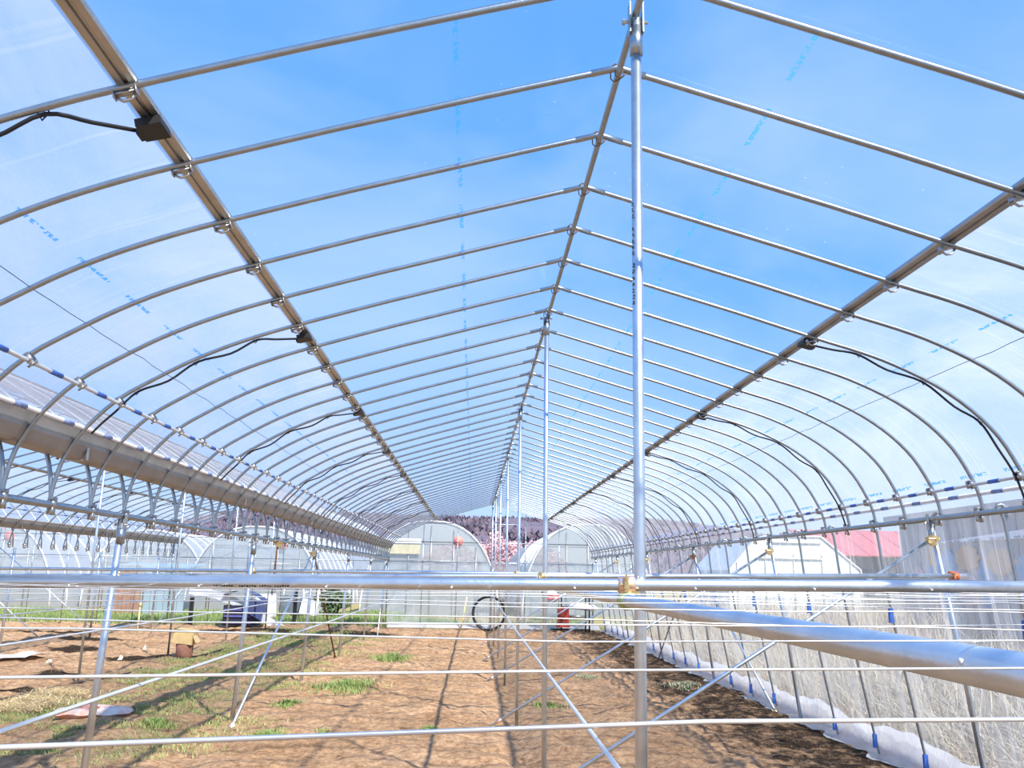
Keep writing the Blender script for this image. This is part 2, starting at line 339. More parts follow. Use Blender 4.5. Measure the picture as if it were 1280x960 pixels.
def tie_mesh():
    b = MB()
    pts = [(.028*math.cos(a), .02*math.sin(2*a), .02+.03*math.sin(a)) for a in np.linspace(0, 2*math.pi, 13)]
    b.tube(pts, .0025, 4, False); pts = [(.016*math.cos(a), -.028, .016*math.sin(a)) for a in np.linspace(0, 2*math.pi, 11)]; b.tube(pts, .002, 4, False)
    return b.mesh('wire_tie', RUST)
CLAMP, CLIP, SADDLE, TIE = clamp_mesh(), clip_mesh(), saddle_mesh(), tie_mesh()

def film_sheet(name, xz, ya, yb, mat, parent, off=.016, nseg=60, wob=.004):
    """sheet swept along the house over profile xz, pushed outwards by off"""
    b = MB(); m = len(xz); P = [Vector(p) for p in xz]; nn = []
    for i in range(m):
        d = (P[min(i+1, m-1)]-P[max(i-1, 0)]).normalized(); nv = Vector((-d.y, d.x))
        if nv.y < -.01 or (abs(nv.y) <= .02 and nv.x*(P[i].x-XR) < 0): nv = -nv
        nn.append(nv)
    u = [0]
    for i in range(1, m): u.append(u[-1]+(P[i]-P[i-1]).length)
    uv = []
    for j in range(nseg+1):
        y = ya+(yb-ya)*j/nseg
        for i in range(m):
            q = P[i]+nn[i]*(off+wob*math.sin(j*2.1+i*1.3)); b.v.append(tuple(W(q.x, y, q.y))); uv.append((u[i], y))
    for j in range(nseg):
        for i in range(m-1): b.f.append((j*m+i, j*m+i+1, (j+1)*m+i+1, (j+1)*m+i))
    b.uv = uv; return b.build(name, mat, parent)

def make_span(xr, lp, rp, label, main):
    g = thing('greenhouse_span', label, 'greenhouse', tuple(W(xr, YA, -EYE)))
    inv = Vector(g.location)
    def put(name, me, pos): return link(name, me, g, Vector(pos)-inv)
    def bput(b, name, mat, smooth=True): return put(name, b.mesh(name, mat, smooth), (0, 0, 0))
    Ls, Rs = smooth_prof(lp), smooth_prof(rp)
    seq = [(x, z) for x, z in reversed(Ls)]+[(x, z) for x, z in Rs[1:]]
    rm = MB().tube([(x, SK*x, z) for x, z in seq], .0118, 8 if main else 6).mesh('rib', GAL)
    jb = MB().tube([(x, SK*x, z) for x, z in ((-.1, 1.791), (0, 1.821), (.1, 1.792))], .0134, 8).mesh('joint_sleeve', GAL)
    bz_l, bz_r = .89, (.61 if main else .89)
    bl, br = at_z(Ls, bz_l), at_z(Rs, bz_r)
    el_, er_ = Ls[-1], Rs[-1]
    sl = saddle_mesh() if False else SADDLE
    for k in range(K0, K1+1):
        y = Y0+DY*k; o = W(xr, y+random.uniform(-.008, .008), 0); r = put('rib', rm, o)
        if main:
            link('joint_sleeve', jb, r)
            c = put('clamp', CLAMP, W(xr-1.527, y, 1.336)); c.rotation_euler = (0, -.3, SK)
            c = put('clamp', CLAMP, W(xr+1.49, y, 1.369)); c.rotation_euler = (0, .28, SK+math.pi)
            c = put('pipe_clip', CLIP, W(xr+bl+.012, y, bz_l-.012)); c.rotation_euler = (0, -.7, 0)
            c = put('pipe_clip', CLIP, W(xr+br-.012, y, bz_r-.006)); c.rotation_euler = (0, .3, math.pi)
            put('wire_tie', TIE, W(xr, y, 1.785))
            c = put('saddle_clip', sl, W(xr+el_[0]+.02, y-.02, el_[1])); c = put('saddle_clip', sl, W(xr+er_[0]-.02, y+.02, er_[1]))
        elif k > 6:
            put('saddle_clip', sl, W(xr+er_[0]-.03, y+.03, er_[1]))
            if k % 1 == 0: put('saddle_clip', sl, W(xr+el_[0]+.02, y-.02, el_[1]))
    def pipe(name, x, z, r, mat, n=10, ya=YA-.3, yb=YB+.05): return bput(MB().tube([W(x, ya, z), W(x, (ya+yb)/2, z), W(x, yb, z)], r, n), name, mat)
    pipe('ridge_pipe', xr, 1.795, .0125, GAL)
    # purlin: lipped lock channel with a spring line in the middle
    for s, (px, pz, a) in ((-1, (-1.527, 1.363, .31)), (1, (1.49, 1.396, -.28))):
        b = MB(); prof = [(-.031, -.010), (-.031, .012), (-.024, .012), (-.024, .0), (-.006, .0), (-.003, -.009), (.003, -.009), (.006, .0), (.024, .0), (.024, .012), (.031, .012), (.031, -.010), (-.031, -.010)]
        prof = [(-.031, -.004), (-.026, -.010), (-.007, -.010), (-.003, -.001), (.003, -.001), (.007, -.010), (.026, -.010), (.031, -.004), (.031, .012), (-.031, .012), (-.031, -.004)]
        ca, sa = math.cos(a), math.sin(a); q = [(x*ca-z*sa, x*sa+z*ca) for x, z in prof]
        A = W(xr+px, YA-.3, pz+.012); B = W(xr+px, YB+.05, pz+.012); n = len(q)
        for E_ in (A, B):
            for x, z in q: b.v.append((E_.x+x, E_.y, E_.z+z))
        for i in range(n-1): b.f.append((i, i+1, n+i+1, n+i))
        bput(b, 'purlin_channel', GAL2, False)
    pipe('eave_pipe', xr+el_[0]+.02, el_[1]-.005, .019, GAL) if main or xr < -6 else None
    pipe('eave_pipe', xr+er_[0]-.02, er_[1]-.005, .019, GAL) if main else None
    # film-roll rails with blue tape
    for (x, z, xz2) in ((xr+bl+.018, bz_l-.015, None), (xr+br-.018, bz_r-.012, None)):
        pipe('roll_rail', x, z, .0105, RAILM, 8)
        if main or True:
            tp = MB().tube([(0, -.055, 0), (0, .055, 0)], .0128, 8).mesh('blue_tape_or_reflection', BLUE)
            for k in range(-2, K1): put('blue_tape_or_reflection', tp, W(x, Y0+DY*(k+.5), z))
    # second, white lock strip lower down
    zl, zr = .735, (.545 if main else .735)
    for (P_, z) in ((Ls, zl), (Rs, zr)):
        x = xr+at_z(P_, z); s = 1 if P_ is Rs else -1
        bput(MB().tube([W(x+.016*s, YA, z), W(x+.016*s, YB, z)], .012, 8), 'lock_strip', WHT)
        if main:
            tp2 = MB().tube([(0, -.06, 0), (0, .06, 0)], .0128, 8).mesh('blue_tape_or_reflection', BLUED)  # bands that imitate the rail tape's reflection and shadow on the strip
            for k in range(-2, 34): put('blue_tape_or_reflection', tp2, W(x+.016*s, Y0+DY*(k+.62), z))
    # films
    top = [(xr+x, z) for x, z in ([(-1.527, 1.361), (-1.0, 1.527), (-.5, 1.675), (0, 1.82), (.5, 1.68), (1.0, 1.54), (1.49, 1.394)])]
    f = film_sheet('roof_film', top, YA, YB, FILM_TOP, None, .018); f.parent = g; f.location = -inv
    lsx = [(xr+x, z) for x, z in Ls if z <= 1.3615 and z > .70]; rsx = [(xr+x, z) for x, z in Rs if z <= 1.3945 and z > .42]
    if not main: rsx = [(xr+x, z) for x, z in Rs if z <= 1.3945 and z > .70]
    f = film_sheet('shoulder_film', lsx, YA, YB, FILM_SIDE, None, .016); f.parent = g; f.location = -inv
    f = film_sheet('shoulder_film', rsx, YA, YB, FILM_SIDE, None, .016); f.parent = g; f.location = -inv
    # black sewn cord on the shoulder films
    for P_, z in ((Ls, 1.05), (Rs, 1.155)):
        x = xr+at_z(P_, z)
        pts = [W(x+random.uniform(-.006, .006), YA+(YB-YA)*i/160, z+.008+random.uniform(-.005, .005)) for i in range(161)]
        bput(MB().tube(pts, .0018, 4), 'sewn_cord', BLK)
    return g, Ls, Rs
spanA, LA, RA = make_span(XR, LP, RP, 'near greenhouse span overhead, arched steel ribs under clear film', True)
XR2 = -5.06
LP2 = LP; RP2 = [(-x, z) for x, z in LP]
spanB, LB, RB = make_span(XR2, LP2, RP2, 'neighbouring greenhouse span to the left beyond the first gutter', False)
XV1 = -2.295; XV2 = XR2-2.775

# ------------------------------------------------------------------ gutters
def make_gutter(xv, label, w=.092):
    g = thing('gutter', label, 'gutter', tuple(W(xv, YA, .585)))
    prof = [(w+.008, .165), (w, .16), (w-.006, .07), (w-.03, .012), (.05, 0), (-.05, 0), (-w+.03, .012), (-w+.006, .07), (-w, .16), (-w-.008, .165)]
    prof = prof+[(x*.985, z+.003) for x, z in reversed(prof)]+[prof[0]]
    secs = 8; L = (YB-YA+.2)/secs
    for s in range(secs):
        b = MB(); b.strip(prof, (0, L+.02, 0)); o = b.build('gutter_section', GUT, g, (0, s*L-.1, random.uniform(-.002, .002)), False)
    for k in range(K0, K1, 7):
        MB().box((0, 0, -.004), (w*1.2, .03, .008)).box((w-.01, 0, .06), (.006, .03, .13)).box((-w+.01, 0, .06), (.006, .03, .13)).build('gutter_bracket', GAL2, g, (0, Y0+DY*k-YA+.2, 0), False)
    return g
make_gutter(XV1, 'grey steel gutter running between the near and neighbouring spans')
make_gutter(XV2, 'far left gutter beyond the neighbouring span')
# outer legs that complete the V under the far gutter
g = thing('valley_leg_row', 'row of bent steel legs leaning against the far left gutter', 'pipes', tuple(W(XV2, YA, -.3)))
leg = MB().tube([(-.02, 0, .27), (-.03, 0, .42), (-.07, 0, .58), (-.16, 0, .76), (-.3, 0, .93), (-.42, 0, 1.04)], .0118, 6).mesh('leg', GAL)
inv = Vector(g.location)
for k in range(8, K1+1): link('leg', leg, g, W(XV2, Y0+DY*(k+.35), 0)-inv)

# ------------------------------------------------------------------ posts
def post(name, label, group, top, foot, r=.0175, bracket=True, text=False):
    top, foot = Vector(top), Vector(foot); g = thing(name, label, 'post', tuple(foot), group)
    d = top-foot; MB().tube([Vector((0, 0, -.15)), d*.5, d], r, 14).build('pipe', BEAM, g)
    if bracket:
        b = MB(); b.tube([d-Vector((0, 0, .13)), d-Vector((0, 0, .03))], r+.004, 14); br = b.build('sleeve', GAL, g)
        b = MB(); b.box(d+Vector((-.021, 0, .0)), (.004, .04, .11)).box(d+Vector((.021, 0, .0)), (.004, .04, .11)).tube([d+Vector((-.04, 0, -.01)), d+Vector((.04, 0, -.01))], .005, 6)
        b.tube([d+Vector((-.045, 0, -.01)), d+Vector((-.036, 0, -.01))], .010, 6); b.build('fork_bracket', GAL2, g, smooth=False)
    return g
PY = [2.52, 5.94, 9.47, 13.0, 16.5, 20.0, 23.5]
ridge_posts = []
for i, y in enumerate(PY):
    lab = ('thick ridge post nearest the camera, rising behind the clamp' if i == 0 else '%s ridge post from the camera in the middle row' % ORD[i])
    x0 = XR+(.012 if i == 0 else 0)
    p = post('ridge_post', lab, 'posts under the ridge', W(x0-.012, y, 1.775), W(x0+(.0 if i else -.03), y, -EYE), .0168); ridge_posts.append(p)
    if i == 0:                                                # stencilled marks down the shaded side of the post
        b = MB(); r = .0172
        for j in range(17):
            if j in (3, 9): continue
            z = EYE+1.12-.020*j; a = math.radians(214)
            for q in range(2):
                a2 = a+random.uniform(-.12, .12); c = Vector((r*math.cos(a2), r*math.sin(a2), z+q*.006+random.uniform(-.002, .002)))
                b.box(c+Vector((x0-.012-(x0-.03), 0, 0))*.7, (.006, .0015, .0035), Matrix.Rotation(a2+math.pi/2, 3, 'Z'))
        stuff(b.build('stencil_mark', BLK, p, smooth=False))
for i, y in enumerate([2.3, 5.77, 9.22, 12.75, 16.2, 19.7, 23.2]):
    yk = y-SK*(XV1-XR)
    lab = '%s valley post carrying the near gutter line' % ORD[i].capitalize() if i else 'valley post beside the camera just out of the left edge'
    post('valley_post', lab[0].lower()+lab[1:], 'posts under the gutter', W(XV1+.03, yk, .265), W(XV1-.05, yk, -EYE), .0225, True)
for i, y in enumerate([8.4, 12.1, 15.5, 19.0, 22.5]):
    yk = y-SK*(XR2-XR)
    post('ridge_post', '%s ridge post of the neighbouring span seen past the gutter' % ORD[i], 'posts under the neighbouring ridge', W(XR2, yk, 1.78), W(XR2-.03, yk, -EYE), .0168)
for i, y in enumerate([15.5, 19.0, 22.5]):
    yk = y-SK*(XV2-XR)
    post('valley_post', '%s valley post under the far left gutter' % ORD[i], 'posts under the far gutter', W(XV2, yk, .26), W(XV2-.03, yk, -EYE), .0225, False)
for i, y in enumerate([2.65, 6.07, 9.49, 12.85, 16.35, 19.8, 23.3]):
    yk = y-SK*(3.25-XR)
    post('eave_post', '%s steel post of the right side wall' % ORD[i], 'posts in the right wall', W(3.20, yk, .40), W(3.48, yk, -EYE), .019, True)

# ------------------------------------------------------------------ scaffold couplers
def half_saddle(axis, r, mat, name, parent, loc, w=.05):
    ax = Vector(axis).normalized(); b = MB()
    b.tube([-ax*w/2, -ax*w*.42, -ax*w*.2, ax*w*.2, ax*w*.42, ax*w/2], [r+.002, r+.006, r+.009, r+.009, r+.006, r+.002], 14)
    return b.build(name, mat, parent, loc)
def coupler(parent, loc, ax1, ax2, gap, m1, m2, m3, r1=.017, r2=.017, s=1):
    """two saddles joined by a bolt; ax1 pipe on top, ax2 pipe below by gap"""
    inv = Vector(parent.location); loc = Vector(loc)-inv; up = Vector((0, 0, 1))
    h = half_saddle(ax1, r1, m1, 'upper_saddle', parent, loc); l2 = loc+Vector(gap)
    h2 = half_saddle(ax2, r2+.001, m2, 'lower_saddle', parent, l2, .066)
    mid = (loc+l2)/2; b = MB(); v = (l2-loc).normalized(); side = v.cross(Vector(ax1)).normalized()
    toward = -Vector((loc.x+inv.x, loc.y+inv.y, 0)).normalized(); lat = toward.cross(up)
    for t_, hh, rr in ((loc+toward*(r1+.009), .022, r1), (l2+toward*(r2+.007)+lat*.006, .020, r2)):
        b.box(t_, (.013, .010, hh)); b.tube([t_-up*.022, t_+up*.030], .0036, 6); b.tube([t_+up*.012, t_+up*.020], .0078, 6); b.tube([t_-up*.020, t_-up*.014], .007, 6)
        b.tube([t_-lat*.016-toward*.003, t_+lat*.016-toward*.003], .006, 6)
    b.box(mid+toward*.012, (.034, .016, .009)); b.box(mid+toward*.016-lat*.026, (.022, .008, .009)); b.tube([mid+toward*.02-up*.010, mid+toward*.02+up*.010], .0085, 6)
    b.build('bolt_set', m3, parent, smooth=False)
    return h
xdir = Vector((1, SK, 0)).normalized(); ydir = Vector((0, 1, 0))

# ------------------------------------------------------------------ cross beams
beam_rows = [(2.49, -.027, -2.3, 3.4, .012), (5.90, -.020, -7.8, 3.36, .018), (9.43, -.01, -7.8, 3.36, .008), (12.96, -.01, XV1-.3, 3.36, .005), (16.46, -.01, XV1-.3, 3.36, .004), (19.96, -.0, XV1-.3, 3.36, .004)]
beams = []
for i, (yk, z, xa, xb, sl_) in enumerate(beam_rows):
    g = thing('cross_beam', ['thick steel cross beam spanning the whole picture at eye level', 'second cross beam just above the nearest one, ending in a red clamp'][i] if i < 2 else '%s cross beam from the camera, at eye level' % ORD[i], 'pipe beam', tuple(W(XR, yk, z)), 'cross beams at eye level')
    inv = Vector(g.location); b = MB(); b.tube([W(xa, yk, z+sl_*(xa-XR))-inv, W(XR, yk, z)-inv, W(xb, yk, z+sl_*(xb-XR))-inv], .0168, 18); b.build('pipe', BEAM, g)
    b = MB(); n = int((xb-xa)/.34)
    for j in range(n):                                        # punched dimples with rivet heads
        if i: break
        x = xa+.2+j*.34; c = W(x, yk, z+sl_*(x-XR))-inv+Vector((0, -.0160, -.009)); b.tube([c, c+Vector((0, -.003, -.0015))], .0032, 6)
    if i == 0:
        stuff(b.build('rivet_row', WHT, g)); b = MB()
        for j in range(30):                                   # stencilled maker's marks, unreadable in the photograph
            if j in (8, 9, 17, 23): continue
            x = -.70+j*.0068; c = W(x, yk, z+sl_*(x-XR))-inv+Vector((0, -.0150, -.0083)); b.box(c+Vector((0, 0, random.uniform(-.001, .001))), (random.choice((.0035, .0048, .0025)), .0012, .0044), Matrix.Rotation(.5, 3, 'X'))
        stuff(b.build('stencil_mark', BLK, g, smooth=False))
    beams.append(g)
# couplers on the beams
LZ = -.0705; LX = .428
coupler(beams[0], W(LX, 2.49, -.028), xdir, ydir, (0, 0, LZ+.028), ZPINK, ZGREEN, BRASS)
for i, b_ in enumerate(beams[1:], 1):
    yk, z, xa, xb, sl_ = beam_rows[i]; zz_ = lambda x: z+sl_*(x-XR)
    if i < 4: coupler(b_, W(LX+.02, yk, zz_(LX)), xdir, ydir, (0, 0, LZ-zz_(LX)), BRASS, BRASS, BRASS)
    coupler(b_, W(XV1, yk, zz_(XV1)), xdir, Vector((0, 0, 1)), (0, .036, 0), BRASS, BRASS, BRASS)
    coupler(b_, W(3.28, yk, zz_(3.28)), xdir, Vector((0, 0, 1)), (0, .036, 0), REDC, REDC, BRASS)
    if i > 2: coupler(b_, W(2.1, yk, zz_(2.1)), xdir, Vector((0, 0, 1)), (0, .03, 0), REDC, REDC, RUST)
# long pipe under the beams, passing close to the camera on the right
g = thing('long_pipe', 'thick pipe slung under the beams, sweeping out to the lower right', 'pipe beam', (LX, 0, EYE+LZ))
MB().tube([(0, -.8, 0), (0, 6, .0), (0, 12, .0), (0, 24, 0)], .0172, 24).build('pipe', BEAM, g)
MB().tube([(0, .715, 0), (0, .735, 0)], .0176, 24, False).build('joint_seam', RUST, g).scale = (1, .18, 1)
MB().tube([(-.0165, .748, .004), (-.019, .748, .0045)], .0028, 8).build('rivet', WHT, g)
# wall-side long pipe on the right
g = thing('wall_rail', 'long eye-level rail pipe along the right wall posts', 'pipe rail', tuple(W(3.12, 2.7, -.01)))
MB().tube([(0, 0, 0), (0, 6, 0), (0, 13.6, .02)], .016, 10).build('pipe', GAL, g)
half_saddle((0, 1, 0), .02, BRASS, 'end_clamp', g, (0, 13.55, .02), .08)

# ------------------------------------------------------------------ diagonal braces
def brace(label, a, b_, r=.013, mat=None, group='diagonal braces', c1=None, c2=None):
    a, b_ = Vector(a), Vector(b_); g = thing('diagonal_brace', label, 'brace', tuple(b_), group)
    d = a-b_; MB().tube([-d.normalized()*.1, d*.5, d], r, 10).build('pipe', mat or BEAM, g)
    if c1:
        q = MB(); q.box(d, (.045, .04, .04)); q.box(d+Vector((.04, -.015, .01)), (.024, .026, .032)); q.tube([d+Vector((-.045, -.022, .012)), d+Vector((.055, -.022, .012))], .006, 6); q.tube([d+Vector((-.035, -.022, .012)), d+Vector((-.027, -.022, .012))], .011, 6); q.tube([d+Vector((.02, 0, -.035)), d+Vector((.02, 0, .035))], .027, 10); q.build('top_clamp', c1, g, smooth=False)
    if c2:
        n = d.normalized(); q = MB(); q.tube([n*.02, n*.08], r+.008, 8); q.tube([n*.05+Vector((-.03, 0, 0)), n*.05+Vector((.03, 0, 0))], .008, 6); q.build('foot_clamp', c2, g)
    return g
feet = [2.5, 5.85, 9.25, 12.84, 15.9, 19.2]
for i, (yp, yf) in enumerate(zip([2.65, 6.07, 9.49, 12.85, 16.35, 19.8], feet)):
    brace('%s long brace from the right wall down to the ridge post row' % ORD[i], (3.17, yp-.03, EYE+.27), (.25, yf, .02), .0130, None, 'braces down to the middle row', (BRASS, BRASS, BRASS, RUST, BRASS, BRASS)[i], ZPINK if i > 1 else None)
brace('steel brace leaning toward the camera on the right wall', (3.20, 12.82, EYE+.22), (3.44, 10.2, .0), .0125, None, 'wall braces', None, BRASS)
brace('dark brace leaning away on the right wall', (3.20, 12.9, EYE+.20), (3.36, 16.3, .0), .0125, None, 'wall braces')
brace('shiny brace from the gutter row down toward the camera', (XV1, 12.7, EYE+.21), (-2.26, 8.87, .0), .0135, None, 'gutter row braces', BRASS, WHT)
brace('rusty brown brace from the gutter row leaning away', (XV1, 12.85, EYE+.21), (-2.34, 15.8, .0), .0135, RUST, 'gutter row braces', BRASS, RUST)
brace('far bright brace at the end of the gutter row', (XV1, 23.4, EYE+.25), (-2.2, 21.2, .0), .0135, None, 'gutter row braces')
for i, (xf, yf) in enumerate(((-9.41, 22.62), (-9.02, 19.23))):
    brace(['bright thin brace left of the near valley post', 'bright thin brace at the left picture edge'][i], (xf-2.5, yf+.15, 1.90), (xf, yf, .03), .014, None, 'braces at the far left')
brace('thin brace above the grass strip on the left', (-6.3, 20.3, 1.35), (-6.99, 19.9, .0), .013, None, 'braces at the far left')
brace('slim rusty pole hung from the gutter pipe by a brass clamp', (-2.26, 10.3, EYE+.27), (-2.28, 10.3, EYE-.2), .011, RUST, 'gutter row braces', BRASS)

# ------------------------------------------------------------------ wire trellis
g = thing('wire_trellis', 'grid of thin bright wires stretched just under eye level', 'wires', (0, 0, EYE-.0505))
ys = [.333, .52, .74, .92, 1.15, 1.385, 1.62, 1.91, 2.13]+[2.13+.22*i for i in range(1, 12)]
for i, yk in enumerate(ys):
    pts = []
    for j in range(15):
        x = -2.2+j*.38
        sag = .004*math.sin(j*2.3+i*1.7)+(-.012*math.exp(-((x-.3)/.5)**2) if i == 4 else 0)
        p = W(x, yk+(x-.2)*({0: .16, 1: .24, 2: .03}.get(i, .03) if -1.6 < x < 2.2 else 0), -.0505+sag*.8); pts.append(p-Vector(g.location))
    MB().tube(pts, .00085, 6).build('cross_wire', WIRE, g)
for i, x in enumerate((-1.8, -1.6, -1.42, -1.24, -1.06, -.87, -.68, -.50, -.315, -.152, .042)):
    MB().tube([(x, -.3, -.002), (x, 1, -.004), (x, 2.4, 0), (x, 4.6, 0)], .00085, 6).build('lengthwise_wire', WIRE, g)

# ------------------------------------------------------------------ black cables from the purlins
def cable(label, side, kb, kr, sp=XR, prof=None, sgn=-1):
    zt = 1.361 if sgn < 0 else 1.394; px = 1.527 if sgn < 0 else 1.49
    B = W(sp+sgn*px, Y0+DY*kb, zt-.012); g = thing('purlin_cable', label, 'cable', tuple(B), 'black cables dropping from the purlins')
    q = MB(); q.box((0, 0, -.006), (.078, .10, .026)); q.box((sgn*.042, .02, -.008), (.02, .05, .018)); bx = q.build('junction_box', BLK, g, smooth=False); bx.rotation_euler = (0, -sgn*-.25, SK*.5)
    yk = Y0+DY*kr; n = len(prof); pts = [Vector((sgn*.05, .01, -.01)), Vector((sgn*.14, (yk-(Y0+DY*kb))*.5, -.045))]; ties = []
    zs = [1.315, 1.25, 1.16, 1.04, .93, .80, .64, .47] if sgn > 0 else [1.28, 1.22, 1.14, 1.05, .96, .87, .80, .74]
    tiez = (0, 2, 4)
    for j, z in enumerate(zs):
        x = at_z(prof, z); slack = .012 if j in tiez else .035
        p = W(sp+x, yk, z)-B; p = p+Vector((-sgn*slack*.6, -.004, -slack)); pts.append(p)
        if j in tiez: ties.append(W(sp+x, yk, z)-B)
    MB().tube(catmull(pts, 4), .0068, 6).build('cable', BLK, g)
    for t_ in ties: MB().tube([t_+Vector((0, 0, .02)), t_+Vector((-.018, 0, -.004)), t_+Vector((0, 0, -.03)), t_+Vector((.018, 0, -.004)), t_+Vector((0, 0, .02))], .003, 5).build('cable_tie', BLK, g)
    return g
def catmull(P, sub):
    o = [P[0]]
    for i in range(len(P)-1):
        p0, p1, p2, p3 = P[max(i-1, 0)], P[i], P[i+1], P[min(i+2, len(P)-1)]
        for k in range(1, sub+1):
            t = k/sub; o.append(.5*((2*p1)+(p2-p0)*t+(2*p0-5*p1+4*p2-p3)*t*t+(3*p1-p0-3*p2+p3)*t**3))
    return o
for n in range(8):
    if n < 8: cable('%s black cable and box on the left purlin' % ORD[n], 'l', -.58+5*n, 5*n-.97, XR, LA, -1)
for n in range(8):
    cable('%s black cable and box on the right purlin' % ORD[n], 'r', 4.18+5*n, 4.03+5*n, XR, RA, 1)
for n in range(5):
    cable('%s black cable and box on the neighbouring span' % ORD[n], 'l', 13.4+5*n, 13+5*n, XR2, LB, -1)

# ------------------------------------------------------------------ right side wall: studs, clips, film, skirt
g = thing('side_wall', 'clear film side wall with hooked steel studs on the right', 'wall', tuple(W(3.25, YA, -EYE)))
inv = Vector(g.location)
def wall_x(z): t = (.43-z)/(.43+EYE); return 3.25+.30*t**1.3
st = MB(); pts = [W(wall_x(z)-.02, 0, z) for z in (-EYE-.05, -1.1, -.6, 0, .37)]+[W(3.19, 0, .445), W(3.23, 0, .46), W(3.265, 0, .43), W(3.262, 0, .39)]
st = st.tube(catmull([p-W(3.25, 0, 0) for p in pts], 3), .0108, 8).mesh('wall_stud', GAL)
clipb = MB().box((0, 0, 0), (.03, .03, .11)).mesh('blue_clip', BLUE, False)
y = -2.0
stud_y = [5.26+.862*i for i in range(-8, 21)]
for i, yy in enumerate(stud_y):
    if any(abs(yy-p) < .3 for p in (2.65, 6.07, 9.49, 12.85, 16.35, 19.8, 23.3)): continue
    yk = yy-SK*(3.25-XR); s = link('wall_stud', st, g, W(3.25, yk, 0)-inv)
    for z in (-.28, -.62, -1.36):
        if (z == -.28 and i % 2) or (z == -.62 and i % 2 == 0): continue
        link('blue_clip', clipb, g, W(wall_x(z)-.03, yk, z)-inv)
xz = [(wall_x(z)+.01, z) for z in (.42, .2, -.1, -.4, -.7, -1.0, -1.25, -1.42)]
b = MB(); uv = []; m = len(xz); ns = 260
for j in range(ns+1):
    yk = YA+(YB-YA)*j/ns
    for i, (x, z) in enumerate(xz):
        wv = .012*math.sin(j*.9+i*.25)+.008*math.sin(j*2.3); p = W(x+wv, yk, z); b.v.append(tuple(p-inv)); uv.append((.43-z, yk))
for j in range(ns):
    for i in range(m-1): b.f.append((j*m+i, j*m+i+1, (j+1)*m+i+1, (j+1)*m+i))
b.uv = uv; b.build('wall_film', FILM_WALL, g)
b = MB(); uv = []; xz = [(3.55, -1.24), (3.57, -1.36), (3.55, -1.44), (3.49, -1.475), (3.41, -1.465)]; m = len(xz)
for j in range(ns+1):
    yk = YA+(YB-YA)*j/ns
    for i, (x, z) in enumerate(xz):
        p = W(x+(.03*math.sin(j*.7)+.02*math.sin(j*1.9+1))*(i/3), yk, z+.012*math.sin(j*1.3+i)+(.03*math.sin(j*.35) if i == 0 else 0)); b.v.append(tuple(p-inv)); uv.append((i*.12, yk))
for j in range(ns):
    for i in range(m-1): b.f.append((j*m+i, j*m+i+1, (j+1)*m+i+1, (j+1)*m+i))
b.uv = uv; b.build('skirt_film', FILM_SKIRT, g)

# ------------------------------------------------------------------ far gable frames
def gable(xa, xb, label, rise=None, gx=XR):
    yk = YB; g = thing('end_frame', label, 'end wall', tuple(W((xa+xb)/2, yk, -EYE))); inv = Vector(g.location)
    def top(x):
        if rise is None: return .6
        L_, R_ = rise; d = x-gx
        P_ = L_ if d < 0 else R_
        for a, b_ in zip(P_, P_[1:]):
            if min(abs(a[0]), abs(b_[0])) <= abs(d) <= max(abs(a[0]), abs(b_[0])): f = (abs(d)-abs(a[0]))/(abs(b_[0])-abs(a[0])+1e-9); return a[1]+(b_[1]-a[1])*f
        return .3
    n = max(2, round((xb-xa)/.9))
    for i in range(n+1):
        x = xa+(xb-xa)*i/n; zt = top(x)-.02 if rise else .9
        MB().tube([W(x, yk, -EYE)-inv, W(x, yk, zt)-inv], .011 if 0 < i < n else .02, 6).build('upright', GAL, g)
    for z in (1.27, .77, .24, -.45):
        pts = [x for x in np.linspace(xa, xb, 120) if rise is None or top(x) > z]
        if pts: MB().tube([W(pts[0], yk-.02, z)-inv, W(pts[-1], yk-.02, z)-inv], .010, 6).build('rail', GAL, g)
    b = MB(); uv = []; xs = np.linspace(xa, xb, 50); zs_lo = -EYE+.02 if gx == XR else -.35
    zs_lo = -EYE+.02 if rise is not None and gx == XR else -.3
    for x in xs:
        for f in (0, 1):
            zt = min(top(x) if rise else .9, .28 if gx == XR else .75); z = zs_lo+(zt-zs_lo)*f
            b.v.append(tuple(W(x, yk+.03+.01*math.sin(x*9), z)-inv)); uv.append((z, x))
    for i in range(len(xs)-1): b.f.append((2*i, 2*i+1, 2*i+3, 2*i+2))
    b.uv = uv; b.build('end_film', FILM_END, g)
    return g
gable(XR-2.77, XR+2.74, 'far end frame closing the near span, film on its lower part', (LA, RA), XR)
gable(XR2-2.77, XR2+2.77, 'far end frame of the neighbouring span', (LB, RB), XR2)
gable(-14.2, XV2-.1, 'low far end frame at the extreme left', None, -99)
# film on the ground along the end wall
g = MB()
for i in range(40):
    x = XR-2.7+i*.14
    g.quad(W(x, YB-.25+.03*math.sin(i), -EYE+.05), W(x+.14, YB-.25+.03*math.sin(i+1), -EYE+.05), W(x+.14, YB+.02, -EYE+.17), W(x, YB+.02, -EYE+.17))
g.uv = [(v[0], v[1]) for v in g.v]
tag(g.build('ground_film', FILM_SKIRT), 'white film edge lying along the foot of the far end wall', 'plastic sheet')
# film drape hanging loose in the neighbouring span's end
b = MB(); uv = []; n = 26
for i in range(n+1):
    t = i/n; x = -7.3+2.6*t; z = -.50-.95*t**1.4+.05*math.sin(t*5)
    for k, dz in enumerate((0.0, -.10, -.20)): b.v.append(tuple(W(x, YB-.35-.07*k, z+dz+.015*math.sin(i*1.7+k)))); uv.append((k*.1, x))
for i in range(n):
    for k in (0, 1): b.f.append((3*i+k, 3*i+k+1, 3*i+k+4, 3*i+k+3))
b.uv = uv; tag(b.build('loose_film', FILM_SKIRT), 'loose white film sagging across the end of the neighbouring span', 'plastic sheet')

